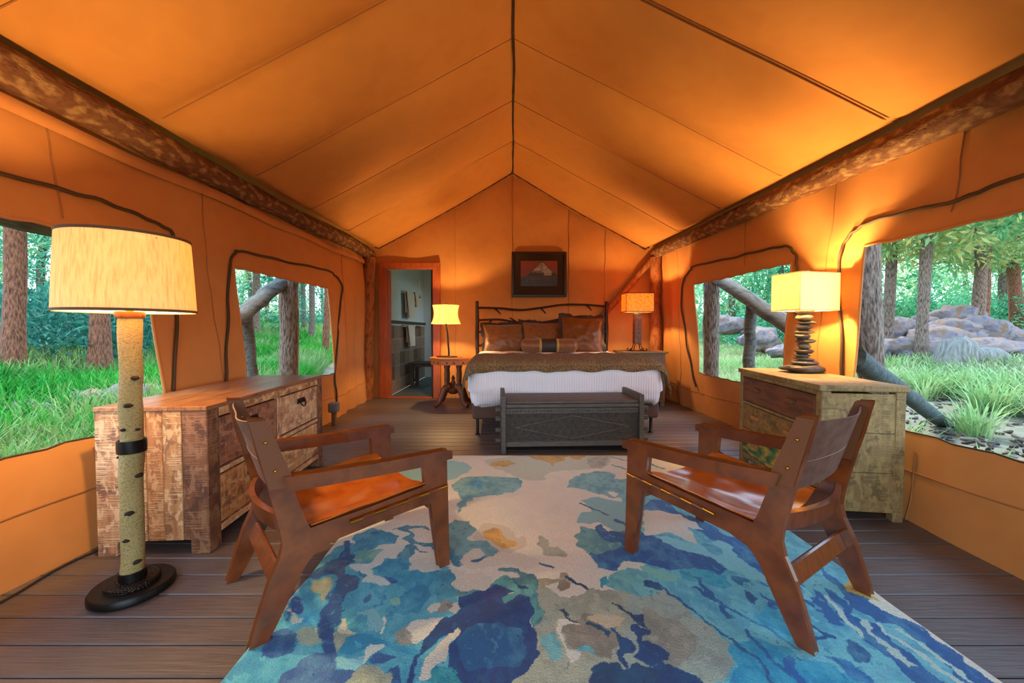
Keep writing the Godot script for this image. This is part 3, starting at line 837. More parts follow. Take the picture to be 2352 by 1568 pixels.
func stroke(col: String, w: float, q: Array):
	var l := PackedVector2Array(); var r := PackedVector2Array()
	var n := q.size() / 2
	for k in n - 1:
		var a := Vector2(q[2 * k], q[2 * k + 1]); var b := Vector2(q[2 * k + 2], q[2 * k + 3])
		var m := maxi(3, int(a.distance_to(b) / 1.0))
		for j in m + (1 if k == n - 2 else 0):
			var p := a.lerp(b, float(j) / m)
			var s := (b - a).normalized().orthogonal()
			p += s * nz.get_noise_2d(p.x * 0.15, p.y * 0.15) * 1.0
			var ww := w * (0.5 + 0.28 * nz.get_noise_2d(p.x * 0.3 + 9, p.y * 0.3))
			l.append((p + s * ww) * PPC); r.append((p - s * ww) * PPC)
	r.reverse(); l.append_array(r)
	fill(l, Color(col))

func paint_rug():
	rug = Image.create(RW, RH, false, Image.FORMAT_RGB8)
	rug.fill(Color("e6dcca"))
	blob("63a8c2", [-0.2, 143.7, 7.9, 137.5, 36.5, 151.3, 60.1, 156.7, 69.1, 217.4, -2.3, 217.4, 1.8, 190.1, -1.3, 159.2])
	blob("86bbd3", [158.4, 70.5, 179.7, 81.7, 195.8, 88, 234.9, 116.7, 226.5, 174.5, 220.7, 217.4, 171.5, 219.6, 123.8, 217.4, 144.3, 155.6, 141.5, 131.4])
	blob("a9ae9a", [96.1, 166.7, 107.5, 176.5, 118.8, 171.3, 128.5, 172.2, 141, 175.6, 139, 197.4, 130.6, 218.5, 84.2, 218.5, 91.4, 205.1, 95.1, 190.9])
	blob("b7c7cf", [-11.2, 9.8, 46.4, 16.8, 55, 33.2, 44.9, 53.4, 35.6, 58.7, 5.9, 66.3])
	blob("c6c9b4", [64.6, 13.4, 102.8, -1.4, 166.4, -1.4, 154.3, 30.1, 122.6, 36.3, 111.2, 42.2, 108.2, 53.4, 95.8, 56.1, 83.6, 42.2, 67.6, 23.6])
	blob("d9a441", [100.5, -4.5, 132.6, -4.5, 127.8, 13.4, 121.5, 16.8, 117, 26.9, 113.4, 16.8, 102.3, 8])
	blob("d9a441", [133.8, -4.5, 147.2, -3.7, 142.4, 9.8, 134.1, 9.8])
	blob("d9a441", [68.7, 23.6, 76.3, 13.4, 85.7, 15.1, 88.5, 21.9, 79, 28.5])
	blob("9db2ba", [45.8, 66.3, 50.7, 50.7, 62.8, 47.9, 89.8, 50.7, 91.6, 66.3, 82, 78, 68.4, 82.4, 62.2, 84.5, 57.3, 96.7, 54, 104.1, 54.6, 82.4])
	blob("5c9dc4", [56.7, 58.7, 63.4, 54.8, 68, 62.6, 65.5, 68.7, 59.4, 66.3])
	blob("9fb2bc", [122.7, 66.3, 128, 50.7, 143.7, 39.3, 158.7, 39.3, 159.3, 53.4, 168.4, 53.4, 166.3, 82.4, 151, 84.5, 143.9, 80.2, 132.6, 71.1])
	blob("b5afa4", [147.1, 9.8, 165.5, 2.4, 154.3, 30.1, 145.5, 30.1])
	stroke("7d8fa6", 1.6, [166.7, 2.4, 173.1, 9.8, 179.3, 16.8])
	stroke("8a97a4", 2, [162.6, 23.6, 172.9, 34.7])
	stroke("6f88a8", 2.2, [188.5, 13.4, 194.3, 23.6, 199.7, 33.2])
	blob("a9bac6", [128.9, 86.7, 142.9, 84.5, 155.6, 96.7, 146.7, 126.8, 137.6, 123.8, 131.7, 116, 121.9, 117.7, 123.2, 107.7, 131.6, 100.4])
	blob("e9e4d6", [146.5, 76.9, 150.8, 74.6, 153.7, 78, 149.4, 82])
	blob("27559a", [132.1, 117.7, 135.7, 125.3, 140.5, 124.6, 151.6, 125.3, 156.3, 132.5, 152.7, 154.5, 139.4, 151.2, 134.5, 152.3, 129.9, 159.8, 125, 156.7, 122.7, 145.4, 131.3, 137.8, 128.9, 125.3])
	blob("7e9ea6", [118.2, 131.1, 122.1, 120.8, 128.5, 123.8, 132.2, 133.8, 138.1, 136.5, 131.2, 144.2, 122.7, 145.4, 118.6, 141.7])
	blob("d5c8b0", [66.5, 129.7, 71.7, 117.7, 81.9, 117.7, 86.6, 123.8, 88, 130.4, 93.8, 132.5, 92.9, 137.8, 87.2, 144.2, 79, 147.2, 72.4, 139.1])
	blob("e0a445", [71.5, 126.8, 74.3, 122.3, 78.9, 123.1, 80.6, 129.7, 87.2, 135.2, 86.5, 139.8, 81.6, 141.7, 77.2, 135.2, 72.7, 132.5])
	blob("adaf9f", [97.9, 137.8, 100.6, 129.7, 104.7, 133.2, 103.5, 139.1, 111.4, 142.9, 109.9, 148.9, 106, 147.7, 100.8, 145.4])
	blob("8fa3ac", [51, 120.8, 54.5, 112.8, 61.9, 114.4, 66.7, 123.8, 64.6, 132.5, 72.1, 135.2, 78.1, 140.4, 77.7, 146.6, 72.6, 151.2, 62.4, 154.5, 55.8, 145.4])
	blob("ddd2c0", [62, 151.2, 65.2, 144.2, 71.9, 141.7, 72.2, 146.6, 68.5, 150.1, 70.6, 151.2, 81, 145.4, 91.2, 146.6, 97.8, 150.1, 94.2, 156.7, 88.4, 156.7, 83.2, 153.4, 71.7, 156.7, 66.7, 157.7])
	blob("50648a", [67.1, 152.3, 69.1, 148.9, 73.7, 147.7, 72.5, 150.6, 68.8, 153.4])
	blob("b8a887", [96.2, 164.8, 104.3, 163.8, 106.6, 159.8, 109.6, 160.8, 109.7, 168.6, 105.9, 170.4, 104, 166.7, 97.7, 169.5])
	blob("94846a", [104, 166.7, 107.7, 165.8, 109.7, 168.6, 105.9, 170.9])
	blob("4a8db3", [7.6, 135.4, 7.5, 127.5, 12.5, 122.6, 19.7, 123.9, 29.1, 130.9, 27.8, 136.4, 20.2, 139.6, 15.2, 144.7])
	blob("2f5c8c", [12.7, 126.9, 15.2, 125.1, 17.3, 126.9, 15.2, 128.6])
	blob("5b86a0", [23, 122.6, 27.9, 120.2, 37.4, 117.6, 43.5, 122.6, 33, 122.6, 36.9, 130.9, 41.2, 134.3, 57.6, 141.7, 62.7, 154.9, 51.5, 145.7, 43.8, 145.7, 40.6, 141.7, 40.8, 151.3, 40.7, 154.9, 33.8, 147.6, 33, 140.6, 35.9, 136.4, 32.1, 133.2, 31.8, 125.1])
	blob("2c4a86", [3.5, 135.4, 5, 134.8, 9.3, 143.7, 15.7, 149.5, 15.4, 152.2, 13.3, 152.2, 14.6, 159.2, 22.4, 164.9, 25.5, 171.6, 24.6, 177.9, 23.5, 184.9, 24.8, 191.8, 27.6, 198.1, 28.2, 202.9, 25.3, 202.4, 20.3, 194.5, 16.1, 184.9, 13.2, 170.9, 13.8, 163.3, 8.4, 162.5, 0.8, 163.3, 1.2, 154.9, 5, 150.4, 7, 143.7])
	blob("54507a", [5.2, 153.1, 10.8, 151.3, 14.1, 159.2, 22.2, 165.7, 24, 171.6, 21.3, 176.5, 16.1, 175.2, 15.1, 166.4, 7.9, 159.2])
	blob("9db5a6", [13, 144.7, 23.4, 140.6, 26.1, 145.7, 20.8, 152.2, 17.4, 153.1])
	blob("4fa0be", [4.2, 148.5, 4.9, 142.7, 6.9, 144.7, 6.8, 149.5])
	blob("3f93bc", [25.2, 155.8, 28.5, 151.3, 34.7, 148.5, 39.5, 150.4, 40.5, 158.4, 48.1, 160, 52.9, 158.4, 63.2, 158.4, 62.5, 167.9, 55.2, 173.1, 45.5, 170.2, 37.2, 167.9, 30.5, 162.5])
	blob("ddd8ce", [14.9, 154.9, 22.5, 154, 23.5, 149.5, 31, 137.5, 33.9, 141.7, 28.5, 151.3, 25, 156.7, 27.5, 162.5, 33.8, 164.9, 35, 167.2, 29.6, 167.2, 24.5, 166.4, 24.5, 162.5, 17.8, 158.4])
	blob("2f4f92", [31.5, 162.5, 35.7, 164.5, 38.1, 164.5, 38.7, 167.2, 35.4, 166.8])
	blob("2f7f98", [18.6, 158.4, 23.3, 160.5, 24.8, 163.3, 22.3, 163.3])
	blob("e0d6c6", [40.4, 155.8, 43.6, 149.5, 51.9, 147.6, 54.6, 156.7, 47.9, 159.2])
	blob("e0d6c6", [33, 122.6, 43.7, 123.3, 40.7, 132.1, 37.7, 132.1])
	blob("e0d6c6", [39.1, 137.5, 50.4, 142.7, 50.4, 145.7, 44.1, 144.7])
	blob("b3ad8c", [2.4, 166.4, 10.1, 164.1, 12.1, 169.4, 13.7, 177.9, 11.6, 176.5])
	blob("3e4e88", [0.7, 175.8, 4, 175.2, 7.9, 184.2, 4.9, 183.6])
	blob("3e5a94", [2.1, 184.9, 3, 183.3, 5.5, 187.8, 4.6, 188.4])
	blob("2f4c8c", [4.2, 197.6, 4.9, 193.9, 7.9, 191.2, 11.7, 194.5, 14.3, 198.6, 14, 202.9, 10.8, 205.2, 6.8, 204.3])
	blob("cfc9b0", [2.3, 182.4, 3.5, 181.8, 6.1, 184.9, 13.8, 189, 7.9, 189, 4.3, 184.9])
	blob("4faad0", [9.8, 187.8, 11.7, 184.9, 15.8, 184.2, 18.9, 190.7, 12.2, 190.7])
	blob("d0c8ae", [23.8, 186.6, 25.4, 186.4, 27, 190.1, 31.5, 192.9, 31.3, 195.5, 26.5, 192.9])
	blob("a9b79f", [11.1, 191.8, 18.8, 192.3, 21.2, 195.5, 21.9, 198.6, 15.5, 198.6, 11.7, 194.5])
	blob("68accb", [21.3, 176.5, 24.1, 167.9, 30.4, 169.4, 35.2, 170.9, 38.3, 180.5, 36.1, 184.9, 25.4, 184.2])
	blob("2f84b4", [39.5, 181.8, 42.3, 175.8, 45.4, 169.4, 50.8, 167.9, 53.2, 174.5, 52.3, 183, 46.6, 184.9, 40.8, 184.2])
	blob("3a88b8", [30.9, 170.9, 33.8, 170.9, 36.1, 176.5, 34.7, 177.9])
	blob("40579a", [28.7, 177.9, 30.3, 174.5, 30.6, 177.9, 29.6, 178.9])
	blob("9fc0b4", [39.3, 177.9, 42.5, 176.5, 43.3, 179.2, 40.8, 179.8])
	blob("9cbbcb", [29.8, 183, 35.1, 183, 40.9, 190.1, 39.2, 193.9, 33.5, 187.2])
	blob("3593be", [29.3, 195.5, 40.6, 195.5, 47.2, 198.6, 54.6, 200.1, 54.9, 204.3, 47.7, 202.9, 42.9, 200.1, 38.6, 201, 29.9, 204.3, 27.8, 198.6])
	blob("acb398", [25.3, 192.9, 31.3, 194.5, 29.8, 200.5, 29.5, 204.3])
	blob("f0e4d0", [39.6, 190.1, 40.4, 187.2, 41.4, 189, 41.5, 194.5, 40.1, 192.9])
	blob("4a5a94", [18.1, 209.5, 19.8, 205.2, 24.3, 202, 28.5, 202.9, 31.7, 208.3, 37.9, 209.1, 37.6, 215.5, 18.7, 215.5])
	blob("d5d8cc", [38.6, 205.2, 38.6, 201, 42.4, 198.6, 43.8, 200.5, 42.5, 203.4, 39.5, 206.5])
	blob("a5c4d3", [30.4, 207, 30.7, 205.2, 38.4, 203.8, 38.7, 206.5, 37.7, 208.7])
	blob("3f5a98", [41.6, 205.2, 43.8, 202.9, 48.1, 204.3, 47.2, 205.2, 43.9, 206.5])
	blob("afb598", [37.6, 210.4, 40.7, 207, 45.5, 207.8, 48.2, 209.5, 49.4, 215.5, 37.6, 215.5])
	blob("33508a", [48.6, 209.5, 49, 207.4, 50.8, 207.4, 52.1, 214.4, 49.7, 214.4])
	blob("9a988a", [47.4, 199.6, 46.8, 194.5, 50.6, 190.1, 50.6, 193.4, 54, 197.6, 50.6, 199.6])
	blob("dad2c2", [50.3, 192.3, 51.7, 187.8, 56.5, 186.1, 60.9, 186.6, 58.7, 192.9, 55.8, 198.6, 52.3, 197.1])
	blob("dad2c2", [54.8, 182.4, 57.5, 177.9, 59.6, 181.8, 57, 184.2])
	blob("3f86a8", [53.1, 159.8, 57.8, 157.7, 62.9, 162.8, 62.3, 171.3, 66.2, 173.9, 63.1, 176.5, 56.4, 177.3])
	blob("5f8088", [61.3, 172.2, 72.8, 169.5, 79.8, 166.7, 88.3, 161.8, 80.7, 157.7, 88.4, 156.7, 93.9, 161.8, 96.5, 170.4, 96.9, 180.5, 96.8, 189.5, 92.6, 190.2, 92.5, 179.8, 88.1, 174.8, 82.5, 177.3, 85.8, 173.1, 78.7, 169.5, 68.7, 175.6])
	blob("ddd2c0", [57.6, 156.7, 62.1, 156.7, 69.6, 161.8, 73.9, 159.8, 78.4, 162.8, 78.6, 166.7, 74.1, 171.3, 67.1, 171.7, 61.3, 168.6, 63.1, 163.8])
	blob("27417e", [65.4, 180.5, 65.8, 175.6, 71.8, 172.2, 76.9, 169.5, 82.3, 168.6, 87, 172.6, 83.5, 174.4, 88.1, 174.4, 92.6, 177.3, 93.5, 182.1, 91.6, 190.2, 95.1, 190.9, 93.9, 203.4, 89.5, 208.9, 81.6, 215.8, 68.9, 215.8, 65.6, 205.6, 66.9, 198.7, 67.1, 189.5])
	blob("24588f", [69.4, 190.9, 87.9, 190.9, 90.6, 203.4, 80.5, 209.9, 68.9, 206.2])
	blob("403a78", [73.1, 173.1, 78.7, 169.9, 83.5, 172.2, 80.2, 176.5, 73.4, 177.3])
	blob("6f9f9c", [79.2, 166.7, 83.4, 162.8, 86.4, 165.8, 93, 168.6, 95.7, 173.9, 96.5, 185.9, 92.1, 190.2, 93.6, 180.5, 90.5, 173.9, 83.6, 178.1, 82.4, 175.6, 86.4, 173.1, 81.7, 170.4])
	blob("2e4470", [84.6, 163.8, 88.9, 166.7, 93.5, 170.4, 88.2, 169])
	blob("d9cdbb", [61.9, 179.8, 65, 178.1, 65.3, 184.4, 67.1, 189.5, 66.5, 199.3, 64.5, 204.5, 61.3, 211.9, 57.8, 211.9, 60.9, 200.5, 63, 196.2, 65, 189.5, 64.9, 185.2, 61.9, 182.9])
	blob("8c8680", [57.9, 178.9, 62.2, 178.1, 62.8, 182.1, 59.8, 183.7])
	blob("25447f", [55, 204.7, 55.5, 200.5, 58.8, 193.4, 62.4, 185.5, 66.8, 185.5, 66.7, 191.2, 62.5, 196, 58.5, 200.1, 56.6, 205.2])
	blob("25447f", [55.3, 209.1, 55.9, 205.2, 57.4, 205.2, 56.5, 209.5, 57, 214.4, 55.6, 214.4])
	blob("28447c", [57.9, 190.2, 61.4, 186.6, 64.9, 185.2, 66, 190.9, 62.9, 195.5, 63.7, 190.9, 59.2, 196.8])
	blob("2f8e9e", [62.5, 208.9, 66.7, 207.3, 69.4, 209.9, 70.2, 215.8, 61.3, 215.8])
	blob("8c8274", [104.3, 191.6, 109.4, 185.9, 117, 185.2, 123, 190.9, 121.3, 199.3, 115.5, 203.4, 108.5, 202.8, 104.4, 198.7])
	blob("c9b795", [113.7, 188.1, 119.1, 185.2, 126, 187.4, 120.7, 191.9])
	blob("7db3c4", [107.9, 201.1, 111.9, 199.9, 111.8, 202.8, 108.4, 203.4])
	blob("8fb0bb", [96.3, 196.2, 101, 193.6, 100.4, 203.4, 97, 204.5])
	blob("d8d5c8", [103.4, 186.6, 105.9, 187.4, 108.8, 189.5, 104.9, 190.9, 103.4, 194.9, 104.1, 200.5, 108.4, 203.4, 108.2, 206.2, 104.7, 206.2, 103.3, 203.4, 101.9, 198.7, 102.1, 192.9])
	blob("2d63b0", [165.4, 92, 178.1, 85.9, 180.6, 101.4, 185.8, 110.2, 190.6, 115.1, 192.9, 125.8, 200.6, 135.5, 198.7, 147.8, 191.4, 169.3, 189, 167.4, 190.1, 155.6, 186.8, 152.3, 190, 144.3, 190.7, 135.5, 184.1, 131.4, 180.7, 121.3, 170.6, 118.3, 169.9, 103.2, 162.3, 101.4])
	blob("d9d2c4", [161.7, 103.2, 174.4, 102.3, 180.9, 108.5, 184.3, 115.1, 186.1, 124.3, 178.5, 121.3, 177.7, 132.8, 173.8, 136.8, 165.3, 125.8, 153.2, 128.6])
	blob("26549e", [148.8, 128.6, 157.1, 130.1, 164.1, 138.1, 174, 146.6, 180.4, 152.3, 178.7, 156.6, 171.7, 161.7, 162.5, 157.7, 154.9, 157.7, 145.7, 151.2])
	blob("a8cbdd", [159.1, 128.6, 173.8, 136.8, 180.7, 135.5, 190.7, 135.5, 190, 146.6, 190.7, 154.5, 191.4, 161.7, 191.4, 168.4, 184.6, 162.7, 178.6, 155.6, 178.2, 149, 168.4, 144.3, 160.4, 136.8])
	blob("7aa9cb", [178, 136.8, 183.2, 136.1, 184.6, 144.3, 180.7, 146.6, 177.7, 141.8])
	blob("9fc3c0", [144.6, 154.5, 154.5, 161.7, 150.6, 165.6, 142.3, 161.7])
	blob("3fa3c4", [159.3, 157.7, 170, 157.7, 176.6, 161.7, 174.9, 169.3, 168.6, 170.2, 163.8, 165.6, 157, 164.6])
	blob("a3b1a6", [140.4, 167.4, 147.3, 171, 150, 181, 154.5, 189.7, 158.1, 200, 152.4, 210.3, 141.3, 215.1, 120.3, 215.1, 132.3, 174.5])
	blob("9c998a", [135.3, 182.5, 144, 187.6, 146.5, 193.7, 145.6, 201.1, 136.3, 206.7, 130.8, 196.3])
	blob("8fb8be", [126.7, 162.8, 135.9, 156.7, 145.9, 161.8, 141, 175.6, 128.5, 172.2, 124.7, 168.6])
	blob("3f9db5", [122.4, 163.8, 126.3, 161.8, 125.7, 166.7, 122.7, 169.5])
	blob("23487f", [141, 165.6, 146.9, 167.4, 147.6, 170.2, 145.4, 171.5, 140, 168.4])
	blob("24487f", [128.9, 197.5, 133, 198.2, 136, 202.8, 131.8, 206.7, 127.3, 206.7])
	blob("24487f", [123.8, 209.3, 132.9, 206.2, 137.5, 208.3, 141.3, 215.1, 122, 215.1])
	blob("2f9bcb", [158.1, 200, 169.8, 196.3, 176.3, 201.1, 178.6, 205.6, 186, 207.7, 187.5, 215.1, 151.8, 215.1, 155.6, 207.7])
	blob("4dafd6", [179.4, 181, 186.5, 182.5, 185.2, 189.7, 182.5, 196.3, 177.1, 200, 175.4, 193.7, 172.7, 188.3])
	stroke("255a9c", 2.2, [163.9, 162.7, 163.8, 172.8, 164.8, 187.6])
	stroke("255a9c", 1.6, [159.7, 169.3, 163.6, 177.8])
	stroke("245690", 1.2, [146.2, 169.3, 150.7, 179.4, 155.1, 188.3, 160.3, 199.4, 163.2, 204, 162.9, 214.2])
	stroke("2f74b4", 1.2, [165.6, 180.2, 171.5, 186.9, 176, 194.4, 180.1, 201.7])
	stroke("2664a8", 1.3, [166.7, 192.4, 168.6, 202.8, 169.2, 211.3])
	stroke("2b68b0", 1.6, [204.3, 160.7, 203.1, 169.3, 203.9, 173.6])
	stroke("2664a8", 1.4, [198.2, 174.5, 199.5, 181.7, 201.9, 185.5])
	stroke("245690", 1.4, [190.3, 190.4, 195.2, 196.3])
	blob("2460aa", [203.3, 174.5, 207.5, 171.9, 204.9, 181, 205.7, 184.8, 202.1, 189.7, 199.1, 189, 201, 182.5, 201.9, 177.8])
	blob("2460aa", [185, 172.8, 185.2, 176.2, 187.5, 181, 186, 183.3, 182.7, 181.7])
	blob("2c5a95", [178.7, 171.9, 181.7, 174.5, 179.5, 179, 176.1, 178.2])
	blob("2c6aa8", [178.5, 162.7, 183.5, 163.7, 183.3, 166.5, 179.6, 168.4, 178.2, 165.6])
	blob("a4cfe0", [204.5, 165.6, 202, 176.2, 201.8, 178.6, 198.6, 176.2])
	blob("2159a0", [221.9, 147.8, 222.3, 153.4, 222.3, 163.7, 221.8, 172.8, 223.6, 177.8, 225.5, 184, 228.5, 190.4, 228.2, 202.3, 225.9, 214.7, 219.2, 214.7, 221.5, 205.1, 222.7, 200, 220.8, 191.1, 215.5, 189, 215, 182.5, 208.4, 184, 210.9, 172.8, 211.5, 167.4, 213.5, 174.5, 213.5, 181.7, 216.3, 171, 219.3, 159.7])
	blob("215ba2", [208.8, 181, 211.3, 186.2, 215.1, 191.8, 213.8, 196.3, 214.3, 204.5, 212.9, 214.2, 205.3, 214.2, 205.8, 206.7, 204.8, 198.8, 205, 191.8, 203.9, 186.2])
	stroke("b9cfc9", 2.6, [211.7, 186.9, 209.3, 193.7, 209.8, 200.5, 210.1, 207.7])
	stroke("b9cfc9", 2, [215.2, 189.4, 215, 195, 216.8, 205.6, 218.4, 214.2])
	stroke("b9cfc9", 1.5, [220.6, 191.8, 220.5, 199.4, 222, 206.7, 221.6, 213.3])
	stroke("c5d3c8", 1.8, [209.5, 174.5, 205.7, 184.8, 205.7, 189.7, 205, 196.3])
	blob("d9b35a", [224.9, 165.6, 228.2, 164.6, 225.6, 171, 226.5, 174.5, 229.1, 180.2, 225.8, 180.2, 223.2, 177, 221.2, 172.8, 220.5, 170.2])
	blob("e0dcc8", [222.8, 178.6, 230.2, 180.2, 229.6, 188.3, 226.5, 186.2, 222.6, 182.5])
	blob("22508f", [188.4, 195, 192.1, 195.4, 192.5, 197.2, 188.7, 197.2])
	blob("22508f", [196.2, 197.5, 200, 198.2, 200.1, 204, 198.1, 206.2, 193.6, 205.6, 192.7, 204, 196, 201.1])
	blob("2a6fb8", [184.9, 204, 191.3, 204.5, 192.6, 209.3, 191.7, 214.2, 187.9, 212.8, 189.1, 207.2])
	blob("2460b0", [171.6, 204.5, 175.2, 204, 173.6, 208.8, 173.5, 214.2, 169.3, 214.2])
	blob("24457f", [120.6, 192.2, 122.6, 194.2, 126, 198, 122.5, 203.4, 121, 207.3, 119.2, 205.1, 121.3, 199.3])
	blob("24457f", [126.6, 190.9, 129.9, 190.2, 134.2, 194.9, 129.7, 195.5, 130.1, 197.4, 133.1, 198, 131.8, 206.2, 126.5, 205.6, 125.5, 202.8, 127.9, 196.8])
	blob("28466f", [110.4, 207.8, 113.7, 205.1, 118.2, 205.6, 120.3, 207.8, 123.6, 206.2, 125.8, 207.8, 129.9, 208.9, 128.3, 215.8, 108.8, 215.8])
	blob("2a4470", [129.7, 185.9, 133.6, 185.2, 132.3, 190.9, 130.4, 188.8])
	stroke("38465f", 1.6, [108.4, 163.3, 112.4, 167.2, 117, 171.3])
	stroke("4d5f86", 1.4, [127.3, 90.8, 133.5, 99.5, 139.6, 107.7])
	stroke("3a62a0", 2.6, [141.8, 111.9, 147.4, 119.2])
	stroke("454a6c", 1.4, [98, 152.7, 103.5, 156.7])
	stroke("3c4654", 1.2, [104.5, 182.1, 105.6, 186.3, 108.8, 189.5])
	stroke("2e4468", 1.8, [113.3, 188.8, 119.5, 194.6])
	stroke("38465f", 1.2, [123.9, 178.9, 129.4, 186.6])
	var src: Image = rug.duplicate(); src.convert(Image.FORMAT_RGB8)
	var n := FastNoiseLite.new(); n.seed = 3; n.frequency = 0.011; n.fractal_octaves = 3
	pile = Image.create(RW, RH, false, Image.FORMAT_RGB8)
	var sand := RandomNumberGenerator.new(); sand.seed = 4
	for y in RH:
		for x in RW:
			var wx := n.get_noise_2d(x * 2.0, y * 2.0); var t := n.get_noise_2d(x + 777, y * 0.8)
			var g := sand.randf() - 0.5
			var c := src.get_pixel(clampi(int(x + wx * 3.5 + g * 2.0), 0, RW - 1), clampi(int(y + wx * 3.0 - g * 2.0), 0, RH - 1))
			var l := c.get_luminance()
			if l < 0.7 and l > 0.0:
				var m := n.get_noise_2d(x * 4.0 - 300, y * 3.0)
				var s := clampf(absf(t) * 0.5 + absf(m) * 0.3, 0, 0.6)
				if c.b > c.r * 1.25 and l < 0.28: c = c.lerp(Color(0.14, 0.42, 0.58) if t + m > 0 else Color(0.12, 0.15, 0.33), s)
				elif c.b > c.r * 1.05: c = c.lerp(Color(0.66, 0.83, 0.86) if t + m > 0 else Color(0.13, 0.42, 0.62), s)
				else: c = c.lerp(Color(0.72, 0.73, 0.62) if t + m > 0 else Color(0.42, 0.43, 0.4), s)
			else: c = c.lerp(Color(0.76, 0.78, 0.76), clampf(t, 0, 1) * 0.35)
			if c.b > c.r * 1.1: c.r *= 0.82; c.b *= 0.97
			var v := 1.0 + g * 0.16
			rug.set_pixel(x, y, Color(c.r * v * 0.96, c.g * v * 1.0, c.b * v * 0.97))
			pile.set_pixel(x, y, Color(0.5 + g, 0.5 + g, 0.5 + g))

func build_rug():
	paint_rug()
	var st := S()
	var x0 := -0.86; var z0 := -3.28; var w := 2.31; var l := 2.93
	var f = func(u: float, v: float) -> Vector3:
		var e := minf(minf(u, 1 - u) * w, minf(v, 1 - v) * l)
		var wob := 0.006 * nz.get_noise_2d(u * 9, v * 9)
		return Vector3(x0 + u * w + (wob if u < 0.02 or u > 0.98 else 0.0), 0.016 - 0.012 * pow(1.0 - clampf(e / 0.012, 0, 1), 2.0), z0 + v * l + (wob if v < 0.02 else 0.0))
	var us := [0.0, 0.002, 0.005]; for k in range(1, 40): us.append(k / 40.0)
	us += [0.995, 0.998, 1.0]
	var vs := [0.0, 0.0015, 0.004]; for k in range(1, 50): vs.append(k / 50.0)
	vs += [0.996, 0.9985, 1.0]
	sheet(st, f, 0, 0, -0.014, us, vs)
	var m := StandardMaterial3D.new(); m.resource_name = "rug_pile"
	m.albedo_texture = itex(rug); m.roughness = 1.0; m.rim_enabled = true; m.rim = 0.3
	m.texture_repeat = false
	m.heightmap_enabled = true; m.heightmap_scale = 0.22; m.heightmap_texture = itex(pile)
	M["rug"] = m
	st.generate_normals()
	tag(put_mesh(st.commit(), "area_rug", m), "large blue, cream and gold watercolour patterned rug lying under both chairs", "rug")

# ------------------------------------------------------------------ bed and bedding
const BED_AT := Vector3(0.46, 0, -6.06)
const BED_TURN := 2.5

func twig(st: SurfaceTool, a: Vector3, b: Vector3, r: float):
	tube(st, path([a, a.lerp(b, 0.55) + Vector3(0, 0.006, 0.008), b], 5), [r, r, r, r * 0.95, r * 0.9, r * 0.85, r * 0.8, r * 0.75, r * 0.7, r * 0.6, r * 0.5], 7, true, 0.1)

